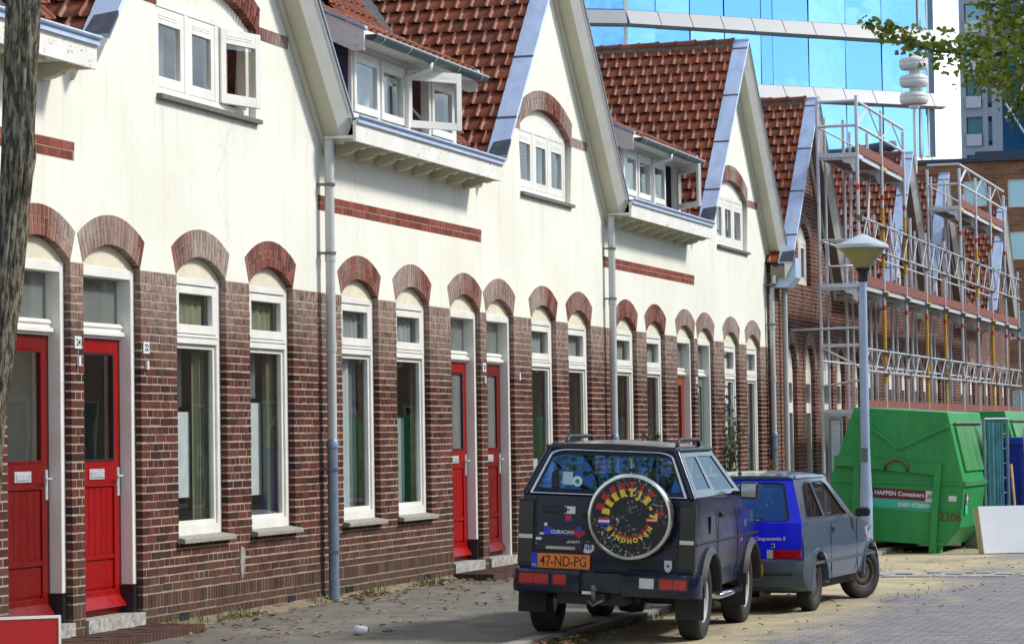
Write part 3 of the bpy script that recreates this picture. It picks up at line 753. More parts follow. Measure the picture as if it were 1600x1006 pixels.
    h.tube((x0+.05, yc-rr, zc), (x1+.05, yc-rr, zc), .011, 8)
    h.build('gutter_strap', M['galvanised'], d, fix=False)
    px = a0+.02+2*w-.05
    MB().path([(px, yc, zc-.06), (px, yc, zc-.14), (px, y0-.09, zc-.22), (px, y0-.09, 5.2), (px, y0-.2, 5.14)], .035, 10).build('dormer_downpipe', M['white_paint'], d, smooth=True)
def gable_window(root, g, y0=0.0, openk=None, painted=True, cloth='grey'):
    hw, zb, sp, ri = 1.17, 4.93, 5.85, 2.585; cz = sp+.28-ri; a = math.asin(hw/ri)
    y = y0+.07; f = MB(); x0, x1 = g-hw+.004, g+hw-.004
    frame_rect(f, x0, x1, zb+.005, sp-.005, .075, y, y+.10); w = (x1-x0-.15)/3
    for k in (1, 2): f.box(x0+.075+k*w-.05, x0+.075+k*w+.05, y+.001, y+.10, zb+.08, sp-.08)
    o = f.build('gable_window', M['white_paint'], root); bevel(o, .004, 1)
    for k in range(3):
        q0 = x0+.075+k*w+(.05 if k else 0)+.004; q1 = x0+.075+(k+1)*w-(.05 if k < 2 else 0)-.004
        m = MB(); frame_rect(m, 0, q1-q0, 0, sp-zb-.17, .085, -.015, .045, .15, .10)
        for j in range(3): m.box(.09+j*.15, .21+j*.15, -.019, -.015, sp-zb-.27, sp-zb-.262); m.box(.09+j*.15, .21+j*.15, -.019, -.015, sp-zb-.245, sp-zb-.237)
        gl = MB().quad((.085, .012, .10), (q1-q0-.085, .012, .10), (q1-q0-.085, .012, sp-zb-.32), (.085, .012, sp-zb-.32))
        ang = -R(13) if openk == k else 0; loc = (q0, y+.02-(.03 if openk == k else 0), zb+.085)
        c = m.build('casement', M['white_paint'], o, loc=loc); c.rotation_euler = (0,0,ang); bevel(c, .004, 1)
        p = gl.build('pane', M['window_glass'], o, loc=loc); p.rotation_euler = (0,0,ang)
    MB().prism([(g-hw+.004, sp-.004), (g+hw-.004, sp-.004)] + arc(g, cz, ri-.003, a-.003, -a+.003, 14), y+.015, y+.06).build('tympanum', M['tympanum_paint' if not painted else 'plaster'], o)
    s = MB().hexa([(g-hw-.05, y0-.06, zb-.055), (g+hw+.05, y0-.06, zb-.055), (g+hw+.05, y+.01, zb-.055), (g-hw-.05, y+.01, zb-.055), (g-hw-.05, y0-.06, zb-.012), (g+hw+.05, y0-.06, zb-.012), (g+hw+.05, y+.01, zb+.004), (g-hw-.05, y+.01, zb+.004)]).build('sill', M['dark_sill'], o)
    drape(x0+.1, x0+.1+w*.8, zb+.08, sp-.08, y+.2, 5, .03).build('curtain', M['curtain_'+cloth], o)
    drape(x1-.1-w*.8, x1-.1, zb+.08, sp-.08, y+.2, 5, .03).build('curtain', M['curtain_ochre' if openk == 2 else 'curtain_'+cloth], o)
    v = MB(); voussoirs(v, g, cz, ri, ri+.26, a+.012, 36, y0-.006, y0+.09)
    v.build('arch', M['arch_brick'], root, kind='stuff')
    return [(g-hw, zb), (g+hw, zb)] + arc(g, cz, ri, a, -a, 14), (cz, ri, a)
def downpipe(root, x, y=-.115, ztop=4.88, steel=True, elbow=False):
    p = MB().tube((x, y, 1.58), (x, y, ztop), .052, 14)
    if elbow: p = MB().path([(x+.30, y-.06, ztop+.10), (x+.30, y-.06, ztop), (x+.04, y, ztop-.55), (x, y, ztop-.7), (x, y, 1.58)], .05, 12)
    o = p.build('downpipe', M['pvc_pipe'], root, auto=60)
    for z in (3.62, 2.65): MB().lathe([(.052, z-.05), (.058, z-.05), (.058, z+.05), (.052, z+.05)], 14, (x, y, 0)).build('pipe_collar', M['pvc_pipe'], root, auto=40)
    q = MB().tube((x, y, -.09), (x, y, 1.62), .057, 14).lathe([(.057, 1.57), (.064, 1.57), (.064, 1.64), (.052, 1.66)], 14, (x, y, 0))
    q.build('standpipe', M['steel_pipe'], root, auto=40)
    for z in (.46, 1.34, 3.66, 4.4):
        k = MB().lathe([(.058, z-.015), (.066, z-.015), (.066, z+.015), (.058, z+.015)], 14, (x, y, 0)); k.box(x-.085, x-.06, y, .0, z-.012, z+.012); k.box(x-.02, x+.02, y+.04, 0.0, z-.01, z+.01)
        k.build('pipe_clip', M['galv_dark'], root)
def shell(root, x0, x1, y0, mat='room_wall'):
    """side, back and inner walls so that the house is a closed volume"""
    m = MB(); m.box(x0, x0+.1, y0+.26, 8, -.2, 5.0); m.box(x1-.1, x1, y0+.26, 8, -.2, 5.0); m.box(x0, x1, 7.9, 8, -.2, 5.2)
    m.box(x0+.1, x1-.1, y0+.26, 7.9, -.1, -.02); m.box(x0+.1, x1-.1, y0+.26, 7.9, 4.15, 4.25); m.box(-.06+(x0+x1)/2, .06+(x0+x1)/2, y0+.27, 7.9, 0, 4.15)
    m.box(x0+.1, x1-.1, 2.9, 3.0, 0, 4.15)
    m.build('inner_wall', M[mat], root)
    MB().add([(x0, y0+2.95, 8.50), (x1, y0+2.95, 8.50), (x1, 8.3, 4.9), (x0, 8.3, 4.9)], [(0,1,2,3)]).build('rear_roof', M['roof_tile'], root)

def white_house(c, label, idx):
    H = 5.7435
    root = thing('terraced_house', label, 'house', (c, 0, 0), group='white terraced houses with brick ground floor')
    wins = [-4.45, -2.68, 2.68, 4.45]; drs = [-.71, .71]; xs = sorted(wins+drs)
    ops = [(x, .73) for x in wins] + [(x, 0.0) for x in drs]
    # ground-floor wall (mortar) with single bricks in front
    top = top_boundary(xs, -H, H, 3.242)
    MB().prism([(H, -.3), (-H, -.3)] + top, -.0012, .26, holes=[opening_loop(x, .70 if zb else -.05) for x, zb in ops]).build('ground_floor_wall', M['mortar'], root)
    gx = 2.90
    # upper wall
    gl, ga = gable_window(root, gx+.02, 0, 2 if idx == 0 else None, cloth='grey')
    cz, ri, a = ga
    wl = lambda dx: G0-.34-GS*abs(dx)
    up = list(reversed(top)); xl = gx-(wl(0)-5.02)/GS
    outer = up + [(-H, 5.02), (xl, 5.02), (gx, wl(0)), (H, wl(H-gx))]
    hole = gl[:2] + arc(gx+.02, cz, ri+.26, a+.010, -a-.010, 16)
    MB().prism(outer, 0.0, .24, holes=[hole]).build('rendered_wall', M['plaster'], root)
    # bricks
    bl = brick_list(-H, H, ops)
    near = []
    if idx == 0:
        vis = sorted((b for b in bl if b[0]+c > 21.55), key=lambda b: b[0])[:290]; near = set(vis)
    unit = MB().box(-.5, .5, -.005, .075, -.5, .5).mesh('brick', M['brick'])
    rest = MB()
    for b in bl:
        dy = random.uniform(-.0035, .0022)
        if idx == 0 and b in near:
            part('brick', unit, root, ((b[0]+b[1])/2, dy, (b[2]+b[3])/2), scale=(b[1]-b[0], 1, b[3]-b[2]))
        elif not (idx == 0 and b[0] < -2.2): rest.box(b[0], b[1], -.005+dy, .075+dy, b[2], b[3])
    rest.build('brickwork', M['brick'], root, kind='stuff', fix=False)
    for x in xs:
        if idx == 0 and x < -1: continue
        v = MB(); voussoirs(v, x, AC, RI, RO, AA, 19, ko=KO); v.build('arch', M['arch_brick'], root, kind='stuff')
    # red string courses let into the render
    st = MB(); x = -5.70
    while x < -.05:
        st.box(x, min(x+.215, -.03), -.006, .03, 4.217, 4.287); x += .226
    x = -5.70
    while x < -.05:
        st.box(x, x+.102, -.006, .03, 4.135, 4.205); x += .113
    st.build('string_course', M['brick_red'], root, kind='stuff'); 
    MB().box(-5.705, -.025, -.002, .02, 4.128, 4.294).build('string_course_bed', M['mortar'], root)
    ss = MB()
    for a0_, a1_ in ((.78, 1.72), (4.12, 4.98)):
        x = a0_
        while x < a1_-.05: ss.box(x, x+.055, -.006, .03, 5.755, 5.885); x += .067
    ss.build('gable_string_course', M['arch_brick'], root, kind='stuff')
    # windows and doors
    sets = {0: {2.68: [('olive', .78, 1.0, .9, 3.1, 3), ('mint', 0, .80, 1.12, 1.95, 0), ('navy', 0, .45, .88, 1.11, 0), ('grey', 0, .8, 2.0, 2.6, 6)], 4.45: [('olive', .80, 1.0, .9, 3.1, 3), ('mint', 0, .85, 1.1, 2.05, 0), ('grey', .0, .8, 2.1, 2.6, 6)]},
            1: {-4.45: [('white', .0, .62, .88, 2.6, 5), ('grey', .6, 1.0, .88, 2.6, 4)], -2.68: [('white', .0, .25, .88, 2.6, 2), ('blue', .3, .55, 1.9, 2.6, 3), ('mint', .25, 1.0, .88, 1.9, 6)], 2.68: [('mint', 0, .85, .88, 1.35, 0), ('green', 0, .8, 1.3, 1.6, 0)], 4.45: [('ochre', .1, .5, 1.5, 2.3, 3), ('mint', .0, .8, .9, 1.5, 0)]},
            2: {-4.45: [('orange', .2, .6, 1.7, 2.6, 3), ('yellow', .3, .9, 1.2, 1.7, 0), ('teal', 0, .4, .9, 1.6, 2)], -2.68: [('orange', .1, .7, 1.7, 2.45, 3), ('teal', .2, .8, .9, 1.7, 3), ('navy', .8, 1, .9, 2.5, 1)], 2.68: [('lace', 0, 1.0, .9, 2.6, 9)], 4.45: [('lace', 0, .6, .9, 2.6, 6), ('teal', .2, .6, .9, 2.5, 3)]}}[idx]
    for x in wins:
        if idx == 0 and x < 0: continue
        window(root, x, sets.get(x, ()))
    dm = {0: ('red_door_shaded', 'red_door'), 1: ('red_door', 'red_door_shaded'), 2: ('rust_door', 'green_door')}[idx]
    door(root, -.71, dm[0], 'window_glass' if idx != 1 else 'frosted_glass', 1); door(root, .71, dm[1], 'window_glass' if idx == 0 else 'frosted_glass', 1, black=idx != 1)
    # brick doorstep
    sb = MB(); zt = .0
    x = -1.42
    while x < 1.40:
        sb.box(x, x+.062, -.55, -.34, zt-.105, zt+random.uniform(-.003, .003)); sb.box(x, x+.062, -.33, -.035, zt-.105, zt+random.uniform(-.003, .003)); x += .07
    for k in range(2):
        x = -1.42
        while x < 1.38: sb.box(x, x+.205, -.535, -.1, zt-.19-k*.075+.01, zt-.115-k*.075); x += .215
    sb.build('doorstep', M['brick'], root, kind='stuff')
    MB().box(-1.41, 1.38, -.525, -.05, -.25, zt-.02).build('doorstep_bed', M['mortar'], root)
    # number plates between the doors and beside the right door
    def plate(x, z, s):
        p = MB().box(x-.065, x+.065, -.014, -.006, z-.055, z+.055).build('number_plate', M['white_enamel'], root); bevel(p, .004, 1)
        text('number', s, .085, M['black_paint'], p, Matrix.Translation((x, -.0155, z)) @ Matrix.Rotation(R(90), 4, 'X'), .001, .001)
        MB().box(x-.018, x+.018, -.03, -.006, z-.20, z-.12).build('doorbell', M['white_enamel'], root)
    if idx == 0: plate(.0, 2.54, '24'); plate(1.40, 2.53, '22')
    if idx == 1: plate(.0, 2.54, '20'); MB().box(1.46, 1.50, -.03, -.006, 2.4, 2.5).build('doorbell', M['white_enamel'], root)
    if idx == 2: plate(.0, 2.54, '16')
    gable(root, gx, 0, True, {0: 60, 1: 290, 2: 290}[idx])
    eave(root, -5.62, -.42, 0, True, 8, dormer=(-5.1, -1.0))
    if idx: dormer(root, -5.07, -1.07, 0, 34 if idx == 1 else -40, 'white')
    if idx: downpipe(root, -H+.10)
    if idx == 2: downpipe(root, H-.12, elbow=True)
    # cast-iron air bricks at the foot of the wall
    for k, x in enumerate((-4.9, -2.3, 2.2, 4.9)):
        if idx == 0 and x < 0: continue
        MB().box(x-.1, x+.1, -.012, .0, -.03, .05).build('air_brick', M['black_paint'], root)
    shell(root, -H, H, 0)
    return root
simple('white_enamel', (.72, .74, .72), .35, var=.05)
white_house(21.783, 'nearest white rendered house with red doors numbered 24 and 22 behind the tree trunk', 0)
white_house(33.270, 'white rendered house behind the black off-road car, two red doors side by side', 1)
white_house(44.757, 'farthest white rendered house, one rust-red and one grey-green door, beside the brick houses', 2)
# ------------------------------------------------------------------ brick houses under scaffold
def brick_house(c, label, gables, wx, extra_pipe=None, single=0):
    H = 5.7435; y0 = -.15; zo = -.40
    root = thing('brick_house', label, 'house', (c, 0, zo), group='brown brick houses behind the scaffold')
    hw, spr = .46, 3.28
    loops = []
    for x, isd in wx:
        loops.append([(x-hw, .3 if isd else .95), (x+hw, .3 if isd else .95)] + [(x+hw*math.cos(q), spr+hw*1.05*math.sin(q)) for q in [math.pi*i/14 for i in range(15)]])
    wl = lambda dx: G0-.34-GS*abs(dx)
    outer = [(-H, -.2), (H, -.2), (H, 5.02)]
    for g in sorted(gables, reverse=True):
        e = (wl(0)-5.02)/GS; outer += [(min(H, g+e), 5.02 if g+e < H else wl(H-g)), (g, wl(0)), (max(-H, g-e), 5.02 if g-e > -H else wl(-H-g))]
    if abs(outer[-1][0]+H) > .01: outer.append((-H, 5.02))
    hole = []
    gw = []
    for g in gables:
        hw2, zb, sp, ri = .62, 4.93, 5.85, .78; cz = sp+.30-ri; a = math.asin(hw2/ri)
        hole.append([(g-hw2, zb), (g+hw2, zb)] + arc(g, cz, ri, a, -a, 10)); gw.append((g, hw2, zb, sp, cz, ri, a))
    pts = []
    for q in outer:
        if not pts or (abs(q[0]-pts[-1][0])+abs(q[1]-pts[-1][1])) > .02: pts.append(q)
    MB().prism(pts, y0, y0+.26, holes=loops+hole).build('wall', M['brickwork_dark'], root)
    for x, isd in wx:
        v = MB(); n = 22
        for i in range(n):
            t0, t1 = math.pi*i/n+.012, math.pi*(i+1)/n-.012
            r0, r1 = hw+.002, hw+.23
            P = lambda r, t, y: (x+r*math.cos(t), y, spr+r*1.05*math.sin(t))
            v.add([P(r0,t0,y0-.012),P(r1,t0,y0-.012),P(r1,t1,y0-.012),P(r0,t1,y0-.012),P(r0,t0,y0+.09),P(r1,t0,y0+.09),P(r1,t1,y0+.09),P(r0,t1,y0+.09)], [(0,1,2,3),(0,4,5,1),(1,5,6,2),(2,6,7,3),(3,7,4,0)])
        v.build('arch', M['brick'], root, kind='stuff')
        zb = .3 if isd else .95
        f = MB(); y = y0+.08
        f.box(x-hw+.003, x-hw+.085, y, y+.09, zb, spr-.02); f.box(x+hw-.085, x+hw-.003, y, y+.09, zb, spr-.02)
        f.box(x-hw+.085, x+hw-.085, y+.001, y+.09, 3.0, spr-.02); f.box(x-hw+.085, x+hw-.085, y-.01, y+.09, 2.42, 2.62); f.box(x-hw+.085, x+hw-.085, y+.001, y+.09, zb, zb+.1)
        w = f.build('door' if isd else 'window', M['white_paint'], root)
        MB().prism([(x+(hw-.004)*math.cos(q), spr-.02+(hw-.004)*1.05*math.sin(q)) for q in [math.pi*i/14 for i in range(15)]], y+.004, y+.05).build('tympanum', M['white_paint'], w)
        MB().box(x-hw+.085, x+hw-.085, y+.04, y+.046, 2.62, 3.0).build('pane', M['window_glass'], w)
        if isd: MB().box(x-hw+.085, x+hw-.085, y+.03, y+.07, zb+.1, 2.42).build('door_leaf', M['green_door'], w)
        else:
            MB().box(x-hw+.085, x+hw-.085, y+.04, y+.046, zb+.1, 2.42).build('pane', M['window_glass'], w)
            MB().hexa([(x-hw-.03,y0-.08,zb-.06),(x+hw+.03,y0-.08,zb-.06),(x+hw+.03,y,zb-.06),(x-hw-.03,y,zb-.06),(x-hw-.03,y0-.08,zb-.01),(x+hw+.03,y0-.08,zb-.01),(x+hw+.03,y,zb),(x-hw-.03,y,zb)]).build('sill', M['sill_stone'], w)
    for g, hw2, zb, sp, cz, ri, a in gw:
        f = MB(); y = y0+.08; frame_rect(f, g-hw2+.003, g+hw2-.003, zb, sp, .10, y, y+.09); f.box(g-.06, g+.06, y+.001, y+.09, zb+.1, sp-.1)
        frame_rect(f, g-hw2+.103, g-.06, zb+.1, sp-.1, .07, y+.012, y+.06); frame_rect(f, g+.06, g+hw2-.103, zb+.1, sp-.1, .07, y+.012, y+.06)
        o = f.build('gable_window', M['white_paint'], root)
        MB().box(g-hw2+.15, g+hw2-.15, y+.04, y+.045, zb+.15, sp-.15).build('pane', M['window_glass'], o)
        MB().prism([(g-hw2+.004, sp+.001), (g+hw2-.004, sp+.001)] + arc(g, cz, ri-.003, a-.004, -a+.004, 10), y+.01, y+.05).build('tympanum', M['white_paint'], o)
        v = MB(); voussoirs(v, g, cz, ri, ri+.22, a, 20, y0-.008, y0+.09); v.build('arch', M['brick'], root, kind='stuff')
        gable(root, g, y0, False, single if g == gables[0] else 0)
    # eaves between the gables
    xs = [-H-.05] + sorted(gables) + [H+.05]
    spans = []
    if gables[0] < 0: lo = gables[0]+2.93
    else: lo = -H
    if gables[-1] > 0: hi = gables[-1]-3.1
    else: hi = H
    eave(root, lo, hi, y0, False, 8 if hi-lo > 2 else 2, dormer=None, tiles=True)
    # closed gutter end on the first house
    shell(root, -H, H, y0)
    for px in (extra_pipe or ()):
        MB().tube((px, y0-.10, .3), (px, y0-.10, 4.75), .05, 12).build('downpipe', M['pvc_pipe'], root, auto=60)
    return root
DW = [(-4.3, 0), (-2.5, 0), (-.62, 1), (.75, 1), (2.68, 0), (4.4, 0)]
h = brick_house(56.25, 'first brown brick house beside the white terrace, seen through the scaffold', [-2.9], DW, (-5.35,), 230)
g = MB(); g.prism([(-.56, 4.93), (-.56, 5.30), (-.10, 5.30), (-.10, 4.75), (-.42, 4.75)], -5.80, -5.30, 'yz').build('gutter_box', M['zinc'], h)
brick_house(67.737, 'middle brown brick house with two gables behind the scaffold', [-2.9, 2.9], DW)
brick_house(79.224, 'farthest brown brick house at the end of the scaffold', [2.9], DW)

# chimneys showing above the ridges
for x, y, z, lab in ((50.2, 4.2, 8.45, 'squat mossy chimney with three clay pots behind the farthest white roof'), (61.5, 4.5, 8.25, 'dark mossy chimney stack behind the scaffold, beside the first brick house')):
    ch = thing('chimney', lab, 'chimney', (x, y, z-1.5))
    MB().box(-.4, .4, -.75, .75, -1.0, 1.42).build('stack', M['brickwork_dark'], ch)
    MB().box(-.46, .46, -.81, .81, 1.42, 1.52).build('capping', M['concrete'], ch)
    for k in (-.5, 0, .5): MB().lathe([(.12, 1.52), (.11, 1.72), (.14, 1.73), (.14, 1.78), (.1, 1.78)], 14, (0, k, 0)).build('chimney_pot', M['toe_board'], ch, auto=40)

# ------------------------------------------------------------------ scaffold
simple('truss_grey', (.40, .42, .43), .45, .5, var=.25, nscale=9)
def scaffold():
    root = thing('scaffold', 'galvanised tube scaffold with red toe boards in front of the brick houses', 'scaffold', (51.9, -1.12, -.1))
    X = lambda k: k*2.72
    yo, yi = -.38, .38; Z = .1
    n = 10; tops = {}
    for k in range(n):
        zt = 8.15 if k in (0, 1, 2) else (7.95 if k in (5, 6, 7, 8) else 6.05)
        if k == 2: zt = 8.0
        for y in (yo, yi):
            zz = zt if (y == yo or k in (0, 5)) else min(zt, 8.0)
            if y == yi and k not in (0, 1, 2, 5, 6, 7, 8): zz = 6.6
            p = MB().tube((X(k), y, .02), (X(k), y, zz), .034, 12)
            p.build('pole', M['galvanised'], root, smooth=False, auto=50)
            for zz2 in (4.15, 6.35 if zz > 7 else 2.0):
                if y == yo: MB().tube((X(k), y, zz2), (X(k), y, zz2+.10), .0365, 12).build('red_band', M['scaffold_red'], root)
            if y == yo and k in (1, 3, 4, 7):
                MB().tube((X(k), y, 2.9-.2*k), (X(k), y, 4.0+.1*k), .0355, 12).build('yellow_sleeve', M['scaffold_yellow'], root)
            if y == yo and k in (1, 2, 6):
                MB().tube((X(k), y, 5.0), (X(k), y, 6.2), .0355, 12).build('yellow_sleeve', M['scaffold_yellow'], root)
            MB().box(X(k)-.07, X(k)+.07, y-.07, y+.07, 0, .02).build('base_plate', M['galv_dark'], root)
    def tube(a, b, r=.022, nm='ledger', mat='galvanised'): MB().tube(a, b, r, 8).build(nm, M[mat], root, auto=50)
    def truss(k0, k1, z0, z1, y=yo-.05):
        a, b = X(k0), X(k1)
        tube((a, y, z0), (b, y, z0), .025, 'rail', 'truss_grey'); tube((a, y, z1), (b, y, z1), .025, 'rail', 'truss_grey')
        m = int((b-a)/1.2)
        d = MB()
        for i in range(m):
            p = a+(b-a)*i/m; q = a+(b-a)*(i+1)/m
            d.tube((p, y, z0), ((p+q)/2, y, z1), .014, 6); d.tube(((p+q)/2, y, z1), (q, y, z0), .014, 6)
        d.build('truss_web', M['truss_grey'], root, kind='stuff')
    def deck(k0, k1, z, boards=True):
        for k in range(k0, k1):
            a, b = X(k)+.02, X(k+1)-.02
            MB().box(a, b, yo+.05, yi-.05, z-.05, z-.01).build('deck', M['plywood'], root)
            f = MB()
            f.box(a, b, yo+.02, yo+.05, z-.09, z); f.box(a, b, yi-.05, yi-.02, z-.09, z)
            f.build('deck_frame', M['galvanised'], root, kind='stuff')
            if boards:
                MB().box(a, b, yo-.02, yo+.016, z+.005, z+.185).build('toe_board', M['toe_board'], root)
                MB().box(a+.05, a+.6, yo-.008, yo+.018, z-.085, z-.005).build('deck_hook', M['scaffold_yellow'] if k % 2 else M['galvanised'], root)
            # bracket under the deck at each pole
        for k in range(k0, k1+1):
            m = MB().prism([(yo+.03, z-.12), (yo+.30, z-.12), (yo+.26, z-.17), (yo+.14, z-.20), (yo+.08, z-.34), (yo+.03, z-.36)], X(k)-.008, X(k)+.008, 'yz'); m.build('bracket', M['galvanised'], root)
            tube((X(k), yo, z-.10), (X(k), yi+.02, z-.10), .024, 'transom')
            if k in (k0, k1):
                MB().box(X(k)-.03, X(k)+.03, yo, yi, z-.075, z+.01).build('end_beam', M['galvanised'], root)
    deck(0, 9, 2.16); deck(0, 9, 4.56); deck(0, 2, 7.05); deck(5, 8, 7.05)
    truss(0, 9, 2.9, 3.32); truss(0, 9, 5.28, 5.82)
    # top guard rails
    for k0, k1 in ((0, 2), (5, 8)):
        for z in (7.58, 8.05):
            tube((X(k0), yo, z), (X(k1), yo, z), .03, 'guard_rail'); tube((X(k0), yo, z), (X(k0), yi, z), .028, 'guard_rail')
        for k in range(k0, k1): tube((X(k)+.05, yo, 7.58), (X(k)+1.3, yo, 8.05), .014, 'brace'); tube((X(k)+1.3, yo, 8.05), (X(k+1)-.05, yo, 7.58), .014, 'brace')
        tube((X(k0), yo, 7.6), (X(k0)+1.1, yo-.0, 8.6 if False else 8.04), .016, 'brace')
        tube((X(k0), yi, 7.58), (X(k1), yi, 7.58), .018, 'guard_rail')
    for k in range(0, 9):
        tube((X(k), yi, 3.1), (X(k+1), yi, 3.1), .022, 'ledger'); tube((X(k), yi, 5.4), (X(k+1), yi, 5.4), .022, 'ledger')
        p = MB().tube((X(k)+1.36, yi+.12, .02), (X(k)+1.36, yi+.12, 7.9 if k in (0, 1, 5, 6, 7) else 6.4), .028, 10); p.build('pole', M['galvanised'], root, auto=50)
    cp = MB()
    for k in range(n):
        for z in (2.06, 2.9, 3.32, 4.46, 5.28, 5.82): cp.box(X(k)-.055, X(k)+.055, yo-.085, yo+.03, z-.045, z+.045)
    cp.build('coupler', M['galv_dark'], root, kind='stuff')
    # end rails, ladder frame, ties
    tube((0, yo, 5.4), (0, yi, 5.4), .022, 'guard_rail'); tube((0, yo, 2.72), (0, yi, 2.62), .02, 'guard_rail')
    MB().path([(.0, -.30, 5.36), (.05, .18, 5.36), (.05, .22, 5.3), (.05, .22, 4.95), (.05, .18, 4.9), (.05, -.3, 4.9)], .018, 8).build('gate_hoop', M['galvanised'], root, smooth=True)
    tube((0, yo, 3.72), (-.05, .95, 3.70), .024, 'wall_tie'); tube((2.72*4, yo, 3.9), (2.72*4, 1.0, 3.9), .024, 'wall_tie')
    MB().box(-.02, .02, yo, yi, 3.36, 3.42).build('end_beam', M['galvanised'], root)
    tube((0, yi, 3.36), (0, yo, 2.95), .018, 'brace'); tube((X(1), yi, 4.5), (X(1)+1.0, yi, 7.0), .018, 'ladder_rail'); tube((X(1)+.0, yi-.35, 4.5), (X(1)+1.0, yi-.35, 7.0), .018, 'ladder_rail')
    for i in range(8):
        t = i/8+.06; tube((X(1)+t, yi, 4.5+2.5*t), (X(1)+t, yi-.35, 4.5+2.5*t), .014, 'rung')
    return root
scaffold()
# things lying on the lowest deck
b = thing('board_bundle', 'bundle of grey boards standing upright on the scaffold deck', 'boards', (63.4, -1.35, 2.10))
for k in range(5): MB().box(k*.22, k*.22+.14, 0, .04, 0, 1.05+random.uniform(-.05, .05)).build('board', M['galv_dark'], b)

# ------------------------------------------------------------------ street furniture
def lamp_post():
    r = thing('street_lamp', 'pale blue street lamp with cone-shaped head in front of the green container', 'street lamp', (40.0, -3.66, -.14))
    r.rotation_euler = (R(.3), 0, 0)
    b = NB('lamp_paint'); p = b.pos(); nz = b.noise(p, 3, 5)
    b.col(b.mix(b.ramp(nz, [(.3, (.30, .41, .60)), (.7, (.42, .52, .68))]), (.2, .2, .22), b.ramp(b.noise(p, 14, 6, .7), [(.62, 0), (.72, .6)]))).set(rough=.42, metal=.1)
    simple('lamp_bowl', (.34, .31, .12), .35, var=.06); simple('lamp_cap', (.42, .50, .53), .5, var=.08)
    MB().lathe([(.095, 0), (.095, .9), (.085, 1.0), (.068, 1.6), (.055, 4.0), (.052, 4.05)], 20).build('post', M['lamp_paint'], r, auto=50)
    MB().lathe([(.055, 3.98), (.075, 4.0), (.07, 4.10), (.085, 4.14), (.12, 4.18), (.10, 4.19)], 20).build('socket', M['black_paint'], r, auto=40)
    MB().lathe([(.10, 4.175), (.345, 4.475), (.345, 4.482), (.1, 4.482)], 28).build('bowl', M['lamp_bowl'], r, auto=30)
    MB().lathe([(.36, 4.472), (.385, 4.472), (.385, 4.50), (.375, 4.525), (.05, 4.675), (.02, 4.682), (.001, 4.682)], 28).build('cap', M['lamp_cap'], r, auto=30)
    MB().box(-.098, -.094, -.05, .05, 1.35, 1.55).build('sticker', M['galv_dark'], r)
lamp_post()
def siren():
    r = thing('siren_mast', 'white warning siren of three stacked discs on a thin mast', 'siren', (78.3, 1.55, 4.35))
    simple('siren_white', (.62, .63, .60), .5, var=.06)
    MB().tube((0, 0, 0), (0, 0, 8.0), .05, 12).build('mast', M['galvanised'], r, auto=50)
    for k in range(3):
        z = 6.62+k*.50
        MB().lathe([(.12, z-.05), (.36, z-.02), (.41, z+.06), (.41, z+.14), (.40, z+.16), (.41, z+.18), (.41, z+.22), (.36, z+.29), (.14, z+.34), (.12, z+.45)], 28, (0, 0, 0)).build('horn_disc', M['siren_white'], r, auto=40)
    MB().lathe([(.16, 6.48), (.16, 6.56), (.1, 6.6)], 16).build('collar', M['galvanised'], r, auto=40)
    MB().tube((0, 0, 8.0), (0, 0, 8.25), .02, 8).build('tip', M['galvanised'], r)
siren()
def fence(name, label, loc, rz, L=3.45, Hh=1.95, sheet=None, cloth=(0, 1)):
    r = thing(name, label, 'fence', loc, rz, group='mesh site fences')
    for a, b in (((0,0,.08), (0,0,Hh)), ((L,0,.08), (L,0,Hh)), ((0,0,Hh), (L,0,Hh)), ((0,0,.15), (L,0,.15))): MB().tube(a, b, .024, 10).build('frame_tube', M['steel_pipe'], r, auto=50)
    m = MB(); k = int(L/.10)
    for i in range(1, k): m.tube((i*L/k, 0, .15), (i*L/k, 0, Hh), .003, 4, cap=False)
    for i in range(1, 8): m.tube((0, .004, .15+i*(Hh-.15)/8), (L, .004, .15+i*(Hh-.15)/8), .003, 4, cap=False)
    m.build('wire_mesh', M['galvanised'], r, kind='stuff')
    if sheet: drape(cloth[0]*L, cloth[1]*L, .3, Hh-.05, -.03, 5, .02).build('sheet', M[sheet], r)
    for xx in (0, L): MB().box(xx-.12, xx+.12, -.30, .30, -.02, .12).build('foot_block', M['concrete'], r)
    return r
simple('teal_sheet', (.07, .24, .27), .6, var=.25, nscale=5)
fence('site_fence', 'wire mesh site fence with blue tubes in front of the first brick house', (47.6, -1.90, -.06), R(14), 3.2)
f2 = fence('site_fence', 'site fence panel with teal sheeting between green and blue containers', (42.2, -5.10, -.14), R(-30), .58, 1.95, 'teal_sheet', (.05, .75))

# ------------------------------------------------------------------ containers
def green_mats():
    def paint(name, c, chip, rough=.38):
        b = NB(name); p = b.pos()
        cc = b.mix(c, tuple(x*.6 for x in c), b.ramp(b.noise(b.mapping(p, (2, 2, .7)), 1.6, 6, .65), [(.42, 0), (.75, .8)]))
        cc = b.mix(cc, chip, b.ramp(b.noise(p, 9, 7, .75), [(.62, 0), (.68, .8)]))
        cc = b.mix(cc, (.14, .06, .025), b.ramp(b.noise(b.mapping(p, (3, 3, .6)), 4, 7, .75), [(.66, 0), (.74, .7)]))
        b.col(cc).set(rough=rough, spec=.5).bump(b.noise(p, 3.2, 4), .03, .35)
    paint('green_paint', (.028, .33, .075), (.06, .07, .04)); paint('blue_paint', (.012, .035, .42), (.02, .02, .03))
    paint('light_green_paint', (.075, .30, .095), (.10, .14, .06))
    simple('banner_red', (.16, .012, .02), .5, var=.1); simple('banner_teal', (.06, .52, .38), .5, var=.06); simple('sticker_white', (.72, .74, .74), .5, var=.05); simple('number_brown', (.17, .045, .015), .6, var=.15)
green_mats()
